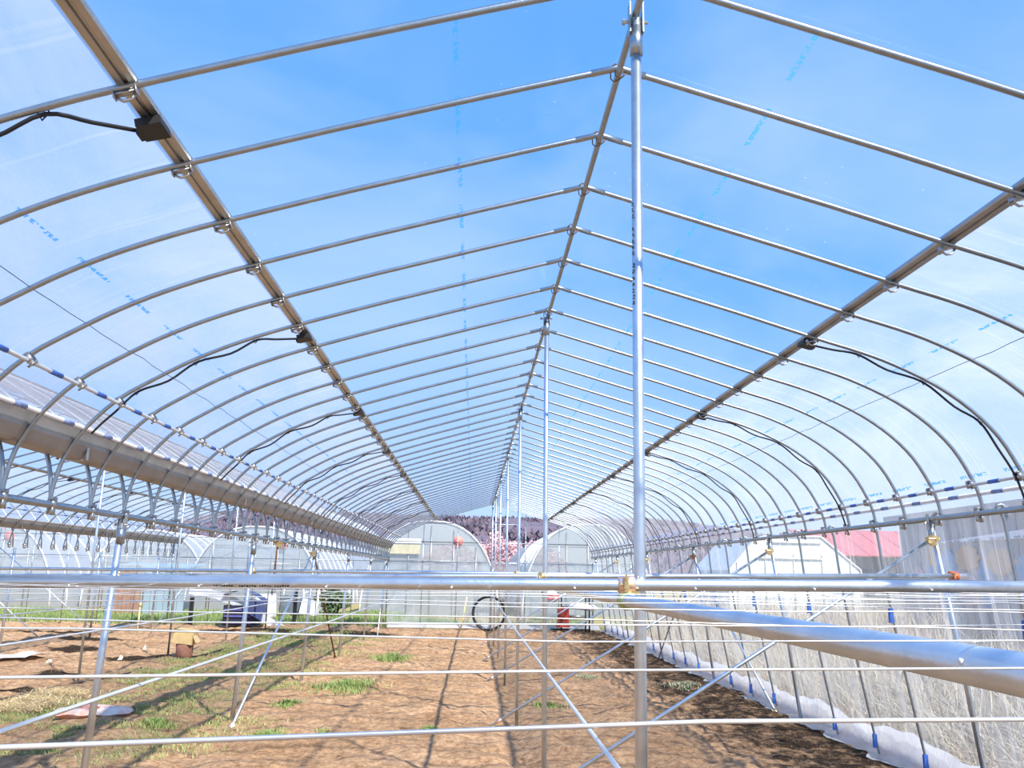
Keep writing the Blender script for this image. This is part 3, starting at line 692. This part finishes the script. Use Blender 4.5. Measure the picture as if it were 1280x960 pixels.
# ------------------------------------------------------------------ vegetation
def blades(name, pts, hmin, hmax, w, cols, parent=None, lean=.35, seg=2, loc=(0, 0, 0)):
    """flat tapering blades, one mesh; pts = (x,y,z) array"""
    n = len(pts); r = rng; h = r.uniform(hmin, hmax, n); a = r.uniform(0, 2*np.pi, n); la = r.uniform(0, 2*np.pi, n); l = r.uniform(.1, 1, n)*lean*h
    ww = w*r.uniform(.6, 1.3, n); P = np.asarray(pts); dx, dy = np.cos(a)*ww/2, np.sin(a)*ww/2
    V = []; z0 = P[:, 2]
    for t, k in ((0, 1), (.55, .8), (1, .12)):
        cx = P[:, 0]+np.cos(la)*l*t*t; cy = P[:, 1]+np.sin(la)*l*t*t; cz = z0+h*t*(1-.15*t*l/h)
        V.append(np.stack([cx-dx*k, cy-dy*k, cz], -1)); V.append(np.stack([cx+dx*k, cy+dy*k, cz], -1))
    V = np.stack(V, 1).reshape(-1, 3); i = np.arange(n)*6
    Fc = np.concatenate([np.stack([i, i+1, i+3, i+2], -1), np.stack([i+2, i+3, i+5, i+4], -1)])
    me = bpy.data.meshes.new(name); me.vertices.add(len(V)); me.vertices.foreach_set('co', V.ravel().astype(np.float32))
    me.loops.add(Fc.size); me.loops.foreach_set('vertex_index', Fc.ravel().astype(np.int32)); me.polygons.add(len(Fc)); me.polygons.foreach_set('loop_start', np.arange(0, Fc.size, 4, dtype=np.int32)); me.update()
    me.materials.append(cols); return link(name, me, parent, loc)
GRASS = principled('green_grass', linc('8a9a5c'), .7, 0, .3, 3, 0, 1, linc('b0ac74'))
WEED = principled('weed_green', linc('78914a'), .6, 0, .3, 8, 0, 1, linc('9aa866'))
DRY = principled('dry_straw', linc('d0c4aa'), .8, 0, .2, 2.5, 0, 1, linc('a39c8e'))
VERGE = principled('verge_green', linc('74904c'), .7, 0, .3, 2, 0, 1, linc('9aa56c'))
STRW = principled('bright_straw', linc('e8d2a0'), .8, 0, .1, 2.5, 0, 1, linc('dcc08c'))
DRYG = principled('half_green_grass', linc('a6b088'), .8, 0, .2, 1.5, 0, 1, linc('ccc0a0'))
def scatter(n, fx, fy, keep=None):
    x = fx(n); y = fy(n); 
    if keep is not None: k = keep(x, y); x, y = x[k], y[k]
    return np.stack([x, y, ground_h(x, y)-.01], -1)
U = rng.uniform
# thin weeds in lengthwise strips of the left bays
p1 = scatter(40000, lambda n: rng.normal(-4.35, .25, n), lambda n: U(8, 23, n), lambda x, y: fbm(x, y, 1.3, 3, 41) > .47)
p2 = scatter(40000, lambda n: rng.normal(-3.45, .28, n), lambda n: U(7.5, 22, n), lambda x, y: fbm(x, y, 1.1, 3, 47) > .49)
p3 = scatter(16000, lambda n: rng.normal(-2.5, .3, n), lambda n: U(7.0, 22, n), lambda x, y: fbm(x, y, 1.4, 3, 52) > .53)
stuff(blades('weed_strip', np.concatenate([p1, p2, p3]), .02, .055, .011, GRASS, lean=1.0), 'sparse green weed strips between the beds on the left', 'weeds')
# verge beyond the end of the beds
p = scatter(46000, lambda n: U(-15, 3.4, n), lambda n: U(24.2, 30, n), lambda x, y: (y > 24.25) & ((x < -2.2) | (fbm(x, y, .7, 3, 77) > .55)))
stuff(blades('grass_verge', p, .06, .20, .02, VERGE, lean=.6), 'bright green grass verge beyond the far end of the beds', 'grass')
# dry bank beyond the right wall
p = scatter(40000, lambda n: 3.85+U(0, 1, n)**.8*7.5, lambda n: U(3, 27, n), lambda x, y: fbm(x, y, .9, 3, 91) > .40)
lo = p[p[:, 0] < 6.6]; hi = p[p[:, 0] >= 5.6]
stuff(blades('short_dry_grass', lo, .08, .32, .011, DRYG, lean=1.5), 'short half-green grass outside the right wall film', 'grass')
p = scatter(24000, lambda n: 4.5+U(0, 1, n)*6.3, lambda n: U(4, 27, n), lambda x, y: fbm(x, y, .8, 3, 95) > .50)
stuff(blades('tall_dry_grass', p, .35, 1.05, .010, DRY, lean=.9), 'tall straw-coloured dead grass on the bank outside the right wall', 'grass')
p = scatter(24000, lambda n: 4.1+U(0, 1, n)*3.5, lambda n: U(4, 18, n)); 
o = blades('fallen_straw', p, .25, .6, .008, DRY, lean=2.5); stuff(o, 'fallen straw lying on the bank outside the right wall', 'straw')
# single clumps
def weed(label, x, y, r, n, h, mat=WEED, cat='weed'):
    x *= .924; y *= .969; h *= .7; n = int(n*(1.5 if r > .35 else 3.2)); r *= (1 if r > .35 else .8)
    a = rng.uniform(0, 2*np.pi, n); rr = np.abs(rng.normal(0, r*.55, n)); px = rr*np.cos(a); py = rr*np.sin(a)*1.3
    z = ground_h(px+x, py+y)
    o = blades('weed_clump', np.stack([px, py, z-.01], -1), h*.35, h, .013, mat, lean=1.0, loc=(x, y, 0)); return tag(o, label, cat, 'green weed clumps on the bed')
weed('large green weed clump left of the middle of the bed', -1.78, 12.5, .42, 900, .15)
weed('smaller green weed clump farther back on the bed', -1.52, 16.4, .36, 700, .17)
weed('small weed tuft near the bottom left of the bed', -2.0, 8.9, .20, 520, .07)
weed('weed tuft just right of the second ridge post', .98, 11.0, .20, 160, .12)
weed('dry weed tuft on dark compost by the right wall', 3.1, 12.7, .30, 220, .10, DRYG)
weed('small weed tuft at the bottom centre of the bed', -.40, 9.2, .14, 90, .06)
weed('small weed tuft between the two gutter braces', -2.25, 10.9, .22, 180, .08)
weed('weed tuft by the shiny brace foot', -3.15, 9.0, .22, 160, .12)
weed('pale dry tuft right of the main post', 1.9, 14.0, .22, 160, .10, DRYG)
weed('small dark plant left of centre at the bottom', -1.5, 9.15, .08, 60, .09, GRASS)

# ------------------------------------------------------------------ things on the beds
SACK = principled('printed_sack', linc('e2ddd4'), .6, 0, .1, 6, 0, 1, linc('d88a6a'))
def pillow(name, label, cat, x, y, L, Wd, H, rot, mat, mat2=None):
    x *= .924; y *= .969
    g = thing(name, label, cat, (x, y, float(ground_h(np.array([x]), np.array([y]))[0]))); g.rotation_euler = (0, 0, rot)
    b = MB(); nx, ny = 14, 8
    for s in (1, -1):
        base = len(b.v)
        for j in range(ny+1):
            for i in range(nx+1):
                u, v = i/nx*2-1, j/ny*2-1; e_ = (1-u**4)*(1-v**4); z = s*H/2*e_**.6*(1+.25*math.sin(u*5+v*3))+H*.45+.01*math.sin(u*9)*math.cos(v*7)
                b.v.append((u*L/2*(1-.12*v*v), v*Wd/2*(1-.08*u*u+.1*u), z))
        for j in range(ny):
            for i in range(nx): q = base+j*(nx+1)+i; b.f.append((q, q+1, q+nx+2, q+nx+1) if s > 0 else (q, q+nx+1, q+nx+2, q+1))
    b.build('bag', mat, g)
    if mat2:
        q = MB()
        for i in range(5): q.box((-.26*L+i*.11*L, -.05, H*.99), (.05*L, .10*Wd+.02, .004))
        q.build('printed_band', mat2, g, smooth=False)
    return g
pillow('empty_sack', 'crumpled white sack with orange-red print at the lower left', 'sack', -4.02, 9.55, .74, .40, .10, .18, SACK, REDC)
b = MB(); uv = []
for j in range(9):
    for i in range(13):
        u, v = i/12, j/8; x = -7.5+.55*u+.1*v; y = 14.3+.9*v+.2*u; b.v.append((x, y, .05+.03*math.sin(u*7+v*3)*math.sin(v*5)+.02)); uv.append((u, v))
for j in range(8):
    for i in range(12): q = j*13+i; b.f.append((q, q+1, q+14, q+13))
tag(b.build('cloth_scrap', WHT), 'white plastic scrap lying on the soil at the far left', 'plastic sheet')
g = thing('feed_box', 'tan cardboard box resting on a brown pot in the left bed', 'box', (-4.73, 15.2, 0))
MB().tube([(0, 0, 0), (0, 0, .08), (0, 0, .25)], [.12, .13, .14], 16).build('pot', principled('brown_pot', linc('8f6350'), .8, 0, .2, 9), g)
KR = principled('cardboard', linc('d9bd84'), .8, 0, .12, 9)
MB().box((0, 0, .37), (.32, .26, .22), Matrix.Rotation(.12, 3, 'Y')).build('carton', KR, g, smooth=False)
q = MB().box((.0, .0, .485), (.34, .28, .012), Matrix.Rotation(.12, 3, 'Y')); q.box((.185, -.02, .34), (.01, .24, .14), Matrix.Rotation(-.5, 3, 'Y')); q.build('flap', KR, g, smooth=False)
pts = [Vector((x, y, .03+.015*math.sin(i*2.1))) for i, (x, y) in enumerate([(.924*a, .969*b) for a, b in [(-6.1, 9.0), (-5.6, 10.4), (-5.55, 11.7), (-5.3, 12.6), (-5.12, 13.3), (-5.3, 14.3), (-5.2, 15.2), (-4.9, 16.2), (-5.0, 18)]])]
tag(MB().tube(catmull(pts, 5), .014, 6).build('irrigation_hose', BLK), 'thin black irrigation hose snaking along the left bed', 'hose')
p = np.stack([rng.normal(-4.68, .16, 5000), U(9.4, 11.0, 5000), U(.02, .07, 5000)], -1)
stuff(blades('straw_heap', p, .02, .07, .008, STRW, lean=5.0), 'flattened heap of pale straw at the lower left', 'straw')
STK = principled('yellow_stake', linc('d8cf8a'), .6, 0, .1, 8)
g = thing('stake', 'short pale yellow stake standing in the left bed', 'stake', (-7.49, 20.6, 0)); MB().tube([(0, 0, -.05), (.01, 0, .62)], .018, 8).build('rod', STK, g); MB().tube([(.01, 0, .60), (.012, 0, .70)], .03, 8).build('knob', STK, g)
PAL = principled('pale_litter', linc('e8e4c8'), .7, 0, .1, 5)
for i, (x, y, s) in enumerate([(-5.6, 14.8, .035), (-6.4, 14.1, .04), (-7.0, 13.0, .04), (-5.3, 17.1, .03), (-5.9, 16.7, .03)]):
    me = bpy.data.meshes.new('paper_scrap'); v = [(random.uniform(-1, 1)*s, random.uniform(-1, 1)*s, random.uniform(.0, .05)+.02) for _ in range(5)]
    me.from_pydata([(-s, -s, .02), (s, -s*.7, .03), (s*.8, s, .07), (-s*.6, s*.8, .04), (0, 0, .1)], [], [(0, 1, 4), (1, 2, 4), (2, 3, 4), (3, 0, 4)]); me.materials.append(PAL)
    tag(link('paper_scrap', me, None, (x, y, 0)), ('tiny pale scrap left of the cardboard box', 'tiny pale scrap near the middle of the left bed', 'tiny pale scrap nearest the white plastic scrap', 'tiny pale scrap farthest back on the left bed', 'tiny pale scrap behind the cardboard box')[i], 'litter', 'scraps on the left bed')

# far-end items
g = thing('hose_coil', 'big black hose coil standing upright by the far end wall', 'hose', (.43, 23.75, .44))
for r_, dy in ((.425, 0), (.41, .03), (.435, -.03)):
    a = np.linspace(0, 2*math.pi, 33); MB().tube([(r_*math.cos(t), dy+.02*math.sin(3*t), r_*math.sin(t)) for t in a], .022, 8, False).build('loop', BLK, g)
g = thing('wooden_stake', 'pale wooden stake beside the hose coil', 'stake', (-.26, 23.7, 0)); MB().tube([(-.05, 0, -.03), (.10, 0, .85)], .02, 6).build('rod', STK, g)
DEEP = principled('navy_tarp', linc('39456e'), .6, 0, .25, 4)
REDM = principled('red_engine', linc('a03a2c'), .5, 0, .2, 8)
g = thing('engine_pump', 'red engine pump in a black frame at the far right corner', 'machine', (2.35, 23.6, 0))
b = MB()
for x in (-.42, -.02, .62, .72):
    b.tube([(x, 0, 0), (x, 0, .98)], .022, 6)
b.tube([(-.55, 0, 1.0), (.8, 0, .93)], .03, 6); b.tube([(-.5, 0, 1.0), (-.5, 0, 1.35)], .022, 6); b.tube([(-.3, 0, .07), (.75, 0, .07)], .02, 6); b.build('frame', BLK, g)
b = MB(); b.box((.02, -.05, .42), (.28, .3, .34)); b.tube([(.02, -.22, .42), (.02, -.14, .42)], .12, 12); b.box((.02, -.05, .18), (.34, .3, .10)); b.tube([(.02, -.05, .58), (.02, -.05, .66)], .06, 10); b.build('engine', REDM, g, smooth=False)
MB().tube([(.16, -.02, .40), (.6, -.02, .40)], .03, 8).build('shaft', GAL2, g)
b = MB(); b.tube([(.1, .05, .62), (.3, .05, .66), (.62, .05, .65), (.8, .05, .63), (.95, .05, .60)], [.03, .08, .10, .09, .03], 10); b.build('white_bag', WHT, g)
g = thing('float_ball', 'red and white ball hanging near the far right corner', 'ball', (2.05, 23.5, EYE-.60))
b = MB(); 
for i in range(9):
    for j in range(16): a = math.pi*i/8; t = 2*math.pi*j/16; b.v.append((.19*math.sin(a)*math.cos(t), .19*math.sin(a)*math.sin(t), .17*math.cos(a)))
for i in range(8):
    for j in range(16): b.f.append((i*16+j, i*16+(j+1) % 16, (i+1)*16+(j+1) % 16, (i+1)*16+j))
b.build('shell', WHT, g)
b = MB()
for z in (-.05, .03): b.tube([((.192*math.cos(t)), .192*math.sin(t), z) for t in np.linspace(0, 2*math.pi, 21)], .018, 6, False)
b.build('red_band', principled('ball_red', linc('e06a64'), .5, 0, .1, 5), g)
# navy tarpaulin-covered cart with white seat strip
g = thing('covered_cart', 'navy tarp hood over a dark crate beside the green verge', 'cart', (-5.9, 23.55, 0))
b = MB(); n = 12; A = [(-.50+1.0*i/n, .50+.42*math.sin(math.pi*(.25+.6*i/n))) for i in range(n+1)]
for x, z in A:
    for y in (-.35, .35): b.v.append((x, y, z))
for i in range(n): b.f.append((2*i, 2*i+2, 2*i+3, 2*i+1))
k = len(b.v); b.v += [(.5, -.35, .12), (.5, .35, .12)]; b.f.append((2*n, k, k+1, 2*n+1)); b.quad((.05, -.352, .72), (.5, -.352, .7), (.5, -.352, .2), (.1, -.352, .4)); b.build('tarp_hood', DEEP, g)
b = MB(); b.box((-.05, .05, .30), (.86, .5, .5)); b.build('crate', principled('dark_crate', linc('23263a'), .7, 0, .3, 6), g, smooth=False)
b = MB()
for z in (.12, .28, .44): b.box((-.1, -.22, z), (.7, .03, .04))
b.build('slat', principled('purple_slat', linc('5a5aa0'), .6, 0, .2, 6), g, smooth=False)
for (x, y, h, nm) in ((-7.45, 24.2, .8, 'dark fence post standing left of the navy hood'), (-4.75, 24.3, .9, 'dark fence post standing right of the navy hood')):
    tag(MB().box((0, 0, h/2), (.09, .09, h)).build('fence_post', BLK, None, (x, y, 0), False), nm, 'post')

# ------------------------------------------------------------------ beyond: film tunnels
TUNF = film_mat('tunnel_film', (.66, .70, .75, 1), .88, .10, .6, (1, 1, 1), gloss=.5, bumpst=.3)
TUNE = film_mat('tunnel_end_film', (.56, .60, .60, 1), .80, .18, .5, (1, 1, 1), gloss=.3)
REDF = principled('faded_red', linc('e0847c'), .6, 0, .1, 5)
def tunnel(label, x, y, w, h, L, fan=True, vent=False):
    g = thing('film_tunnel', label, 'greenhouse', (x, y, 0), 'white film tunnels beyond the end wall')
    A = [(w/2*math.copysign(abs(math.cos(t))**.82, math.cos(t)), h*math.sin(t)**.96) for t in np.linspace(0, math.pi, 25)]
    b = MB(); uv = []; nj = max(8, int(L/1.2))
    for j in range(nj+1):
        for i, (a, c) in enumerate(A): s = 1+.008*(j % 2); b.v.append((a*s, L*j/nj, c*s)); uv.append((i*.3, L*j/nj))
    for j in range(nj):
        for i in range(24): b.f.append((j*25+i, j*25+i+1, (j+1)*25+i+1, (j+1)*25+i))
    b.uv = uv; b.build('skin', TUNF, g)
    b = MB(); b.v = [(a, 0, c) for a, c in A]+[(0, 0, 0)]; b.f = [(i, i+1, 25) for i in range(24)]; b.uv = [(v[0], v[2]) for v in b.v]; b.build('end_sheet', TUNE, g, smooth=False)
    hoop = MB().tube([(a*1.01, 0, c*1.01) for a, c in A], .03, 5).mesh('hoop', WHT)
    for j in range(min(9, nj)): link('hoop', hoop, g, (0, L*j/nj-.03 if j == 0 else L*j/nj, 0))
    for i in range(1, 6):
        xx = -w/2+w*i/6; zt = h*(1-abs(xx/(w/2))**2.3)**.5
        MB().tube([(xx, -.05, 0), (xx, -.05, zt*.96)], .014, 5).build('upright', GAL2, g)
    for z in (.35*h, .58*h, .78*h):
        hw = w/2*(1-(z/h)**2.1)**.45; MB().tube([(-hw, -.06, z), (hw, -.06, z)], .013, 5).build('crossbar', GAL2, g)
    if fan: MB().tube([(w*.2, -.10, h*.80), (w*.2, -.06, h*.80)], .17, 18).build('round_vent', REDF, g)
    if vent:
        MB().box((-w*.24, -.10, h*.70), (w*.32, .04, .32)).build('louvre', principled('louvre_tan', linc('b9b49c'), .7, 0, .15, 5), g, smooth=False)
        MB().box((-w*.24, -.12, h*.79), (w*.33, .05, .16)).build('louvre_hood', WHT, g, smooth=False)
    return g
tunnel('white film tunnel straight beyond the far end, tan louvre on its face', -1.5, 31, 4.7, 3.18, 24, True, True)
tunnel('white film tunnel right of centre beyond the end wall', 4.05, 31.5, 4.6, 3.2, 26, False)
tunnel('white film tunnel with red vent left of the central one', -7.4, 30.5, 4.5, 2.85, 24, True)
tunnel('white film tunnel at the far left with red vent', -16.9, 31.0, 5.2, 3.0, 26, True)
tunnel('plain grey-white film tunnel between the two left ones', -11.9, 33, 4.4, 2.75, 20, False)

# sheds beyond the verge on the left
BRW = principled('brown_boards', linc('9a7a68'), .8, 0, .2, 6); GRYB = principled('blue_grey_sheet', linc('8fa3ad'), .6, 0, .12, 2)
g = thing('shed', 'low brown and blue-grey shed behind the green verge', 'shed', (-9.9, 27.6, 0))
b = MB()
for i in range(7): MB().box((-1.0+.13*i, .01*(i % 2), .75), (.122, .05, 1.5)).build('board', BRW, g, smooth=False)
for i in range(6): MB().box((.05+.2*i, .02*(i % 2), .75), (.19, .05, 1.5)).build('sheet_panel', GRYB, g, smooth=False)
MB().box((0, .9, 1.50), (2.5, 2.0, .06), Matrix.Rotation(.06, 3, 'X')).build('roof', GRYB, g, smooth=False)
JW = principled('junk_white', linc('dcdfe2'), .6, 0, .1, 4); JG = principled('junk_grey', linc('5f6a72'), .7, 0, .3, 4)
for i, (x, y, s, m_, lb) in enumerate([(-6.3, 27.6, (.7, .6, .7), JW, 'white tub behind the navy hood'), (-5.5, 27.8, (.7, .5, .9), JG, 'dark grey garden machine under a white cover'), (-6.0, 26.8, (.4, .4, .45), JW, 'small white bin behind the navy hood'), (-4.9, 27.4, (.5, .5, .8), JW, 'white folding chair frame right of the navy hood')]):
    g = thing(('tub', 'garden_machine', 'bin', 'folding_chair')[i], lb, ('tub', 'machine', 'bin', 'chair')[i], (x, y, 0))
    b = MB(); b.tube([(0, 0, 0), (0, 0, s[2]*.6), (0, 0, s[2])], [s[0]*.42, s[0]*.5, s[0]*.4], 10) if i in (0, 2) else b.box((0, 0, s[2]*.45), (s[0], s[1], s[2]*.5), Matrix.Rotation(.2, 3, 'Y'))
    b.build('body', m_, g, smooth=i in (0, 2))
    b = MB(); b.tube([(-s[0]*.5, 0, 0), (-s[0]*.4, 0, s[2]), (s[0]*.4, 0, s[2]*1.05), (s[0]*.5, 0, 0)], .03, 6); b.build('frame', JW, g)
def leafblob(name, label, cat, x, y, z, r, n, size, mat, group=None, trunk=True):
    g = thing(name, label, cat, (x, y, z), group); d = rng.normal(0, 1, (n, 3)); d /= np.linalg.norm(d, axis=1)[:, None]
    rad = r*(.55+.5*rng.random(n))[:, None]; P = d*rad*np.array([1, 1, .75])+np.array([0, 0, r*1.0])
    lump = 1+.3*np.sin(d[:, :1]*5+x)*np.cos(d[:, 2:]*4+y); P = (P-np.array([0, 0, r]))*lump+np.array([0, 0, r])
    q = rng.normal(0, 1, (n, 2, 3)); q /= np.linalg.norm(q, axis=2)[:, :, None]; s = size*rng.uniform(.6, 1.4, n)[:, None]
    a, b_ = q[:, 0]*s, q[:, 1]*s; V = np.stack([P-a, P+b_, P+a, P-b_], 1).reshape(-1, 3); i = np.arange(n)*4; Fc = np.stack([i, i+1, i+2, i+3], -1)
    me = bpy.data.meshes.new('crown'); me.vertices.add(len(V)); me.vertices.foreach_set('co', V.ravel().astype(np.float32)); me.loops.add(Fc.size); me.loops.foreach_set('vertex_index', Fc.ravel().astype(np.int32))
    me.polygons.add(n); me.polygons.foreach_set('loop_start', np.arange(0, 4*n, 4, dtype=np.int32)); me.update(); me.materials.append(mat); link('crown', me, g)
    if trunk: MB().tube([(0, 0, -r*.8), (0, 0, r*.8)], [r*.08, r*.04], 6).build('trunk', RUST, g)
    return g
BUSH = principled('bush_green', linc('5f7350'), .8, 0, .25, 2)
leafblob('bush', 'dark green bush right of the garden machine', 'bush', -4.35, 28.2, 0, .55, 1500, .05, BUSH, None, False)

# right-hand neighbours outside the wall
WALLG = principled('grey_shed_sheet', linc('8d949c'), .7, 0, .12, 1.2)
MUR = [principled('mural_blue', linc('6f9fc0'), .7, 0, .2, 2), principled('mural_ochre', linc('c6a07c'), .7, 0, .2, 2), principled('mural_rose', linc('c9a6ae'), .7, 0, .15, 2)]
g = thing('warehouse', 'grey corrugated warehouse with faded blue and ochre mural, outside right', 'building', (11, 9.5, 0))
for i in range(26): MB().box((.05+.015*(i % 2), .25+i*.5, 1.5), (.1, .49, 3.0)).build('wall_sheet', WALLG, g, smooth=False)
MB().box((2.1, 6.6, 3.05), (4.6, 13.6, .12)).build('roof', WALLG, g, smooth=False); MB().box((4, 6.6, 1.5), (.1, 13, 3.0)).build('back_wall', WALLG, g, smooth=False)
q = [(1.0, 1.55, .5, .9, 0), (2.3, 1.9, .8, .5, 1), (3.2, 1.45, .5, 1.0, 0), (4.3, 2.0, .7, .5, 1), (4.4, 1.3, .6, .7, 2), (5.6, 1.6, .6, 1.1, 0), (6.6, 2.1, .5, .5, 1), (6.9, 1.4, .5, .8, 0), (7.9, 1.5, .4, .6, 2)]
for (yy, zz, ry, rz, mi) in q:
    b = MB(); n = 18; b.v = [(-.02, 7.2+yy*.62+ry*.7*math.cos(2*math.pi*k/n)*(1+.2*math.sin(3*k)), zz+rz*.55*math.sin(2*math.pi*k/n)) for k in range(n)]+[(-.02, 7.2+yy*.62, zz)]; b.f = [(k, (k+1) % n, n) for k in range(n)]
    o = b.build('mural_patch', MUR[mi], g, (-.005*mi, 0, 0), smooth=False)
b = MB(); b.v = [(x, y, EYE+z) for x in (-.15, -.13) for y, z in ((.5, .84), (.5, 1.33), (10.7, .88), (10.7, .85))]
b.f = [(0, 1, 2, 3), (4, 7, 6, 5), (0, 4, 5, 1), (1, 5, 6, 2), (3, 2, 6, 7), (0, 3, 7, 4)]; o = b.build('white_banner', WHT, g, smooth=False)
b = MB()
for i in range(9): b.box((-.17, 3.2+i*.85, EYE+.90-.004*i), (.02, .20, .05)); b.box((-.17, 3.5+i*.85, EYE+.90-.004*i), (.02, .16, .035))
b.build('banner_mark', principled('banner_grey', linc('8a98a8'), .7), g, smooth=False)
TILE = principled('red_roof_tile', linc('b4656a'), .7, 0, .15, 3)
g = thing('tiled_house', 'house with a red tiled roof seen through the right wall film', 'building', (18.0, 36.5, 0))
MB().box((0, 0, 1.2), (8.5, 5, 2.4)).build('wall', principled('house_wall', linc('6d747c'), .8, 0, .15, 1), g, smooth=False)
tile = MB().box((0, 0, 0), (.40, .36, .05), Matrix.Rotation(.36, 3, 'X')).mesh('roof_tile', TILE, False)
n_ = 0
for r_ in range(9):
    for c_ in range(24): link('roof_tile', tile, g, (-4.7+c_*.41, -2.9+r_*.33, 2.42+r_*.122+.012*(c_ % 2)))
MB().box((0, 1.5, 2.9), (9.4, .2, 1.0)).build('ridge', TILE, g, smooth=False)
for i in range(4): MB().box((-3+2*i, -2.53, 1.4), (1.0, .06, .9)).build('window', principled('dark_window', linc('474f58'), .3), g, smooth=False)
SH = principled('pale_panel', linc('ccd6dc'), .6, 0, .08, 1)
g = thing('gambrel_shed', 'pale film-covered shed with sloping shoulders outside the right wall', 'shed', (11.1, 30.5, 0))
pr = [(-2.3, 0), (-2.3, 1.72), (-1.3, 2.80), (-1.0, 2.90), (1.0, 2.92), (2.35, 1.8), (2.35, 0)]
b = MB(); n = len(pr); b.v = [(x, 0, z) for x, z in pr]+[(x, 5, z) for x, z in pr]; b.f = [tuple(range(n))]+[(i, i+1, n+i+1, n+i) for i in range(n-1)]; b.build('skin', SH, g, smooth=False)
b = MB(); b.tube([(x, -.03, z) for x, z in pr], .03, 5); b.build('edge_trim', WHT, g)
for z, a, c in ((2.15, -1.2, 1.0), (2.7, -.9, 1.0)): MB().tube([(a, -.05, z), (c, -.05, z)], .03, 5).build('rail', WHT, g)
for x in (-2, -1, 0, 1, 2): MB().tube([(x, -.03, 0), (x, -.03, 2.3)], .015, 4).build('upright', GAL2, g)

# ------------------------------------------------------------------ hill and trees
HILL = principled('winter_wood', linc('665c6a'), .95, 0, .25, .12, 0, 1, linc('726470'))
xs = np.linspace(-260, 260, 100); ys = np.linspace(110, 330, 40); X, Y = np.meshgrid(xs, ys)
H = 15.0*sstep(110, 210, Y)*sstep(-95, -50, X+.0*Y)*(1-.6*sstep(40, 110, X))*(.86+.22*fbm(X, Y, .012, 3, 5))+(fbm(X, Y, .12, 3, 8)-.5)*2.4*sstep(120, 180, Y)-.5
b = MB(); b.v = [tuple(p) for p in np.stack([X, Y, H], -1).reshape(-1, 3)]; nx = 100
b.f = [(j*nx+i, j*nx+i+1, (j+1)*nx+i+1, (j+1)*nx+i) for j in range(39) for i in range(nx-1)]
hill = b.build('hill', HILL); struct(hill)
def hz(x, y): return float(14.2*sstep(110, 210, np.array([y]))[0]*(.86+.22*fbm(np.array([x]), np.array([y]), .012, 3, 5)[0])-.5)
n = 36000; x = U(-100, 150, n); y = U(120, 232, n); zz = 14.7*sstep(110, 210, y)*sstep(-95, -50, x)*(1-.6*sstep(40, 110, x))*(.86+.22*fbm(x, y, .012, 3, 5))-.5
P = np.stack([x, y, zz-.3], -1); TW = principled('bare_twigs', linc('7a6b74'), .95, 0, .2, .08, 0, 1, linc('675c68'))
stuff(blades('hillside_wood', P, .5, 1.5, .8, TW, lean=.8), 'bare winter woodland covering the hillside', 'trees')
PINK = principled('pink_blossom', linc('d8b2b8'), .9, 0, .12, .4)
for i, (x, y, z, r) in enumerate([(-5.4, 95, 0, 2.5), (-1.2, 93, 0, 2.7), (3.0, 96, 0, 3.0), (7.4, 99, 0, 2.8), (11.4, 102, 0, 2.4), (-24, 100, 0, 2.4)]):
    leafblob('cherry_tree', '%s pink blossoming tree at the foot of the hill' % ('leftmost', 'second from left', 'middle', 'fourth from left', 'rightmost', 'separate far left')[i], 'tree', x, y, z, r, 4200, .13, PINK, 'blossoming trees before the hill')
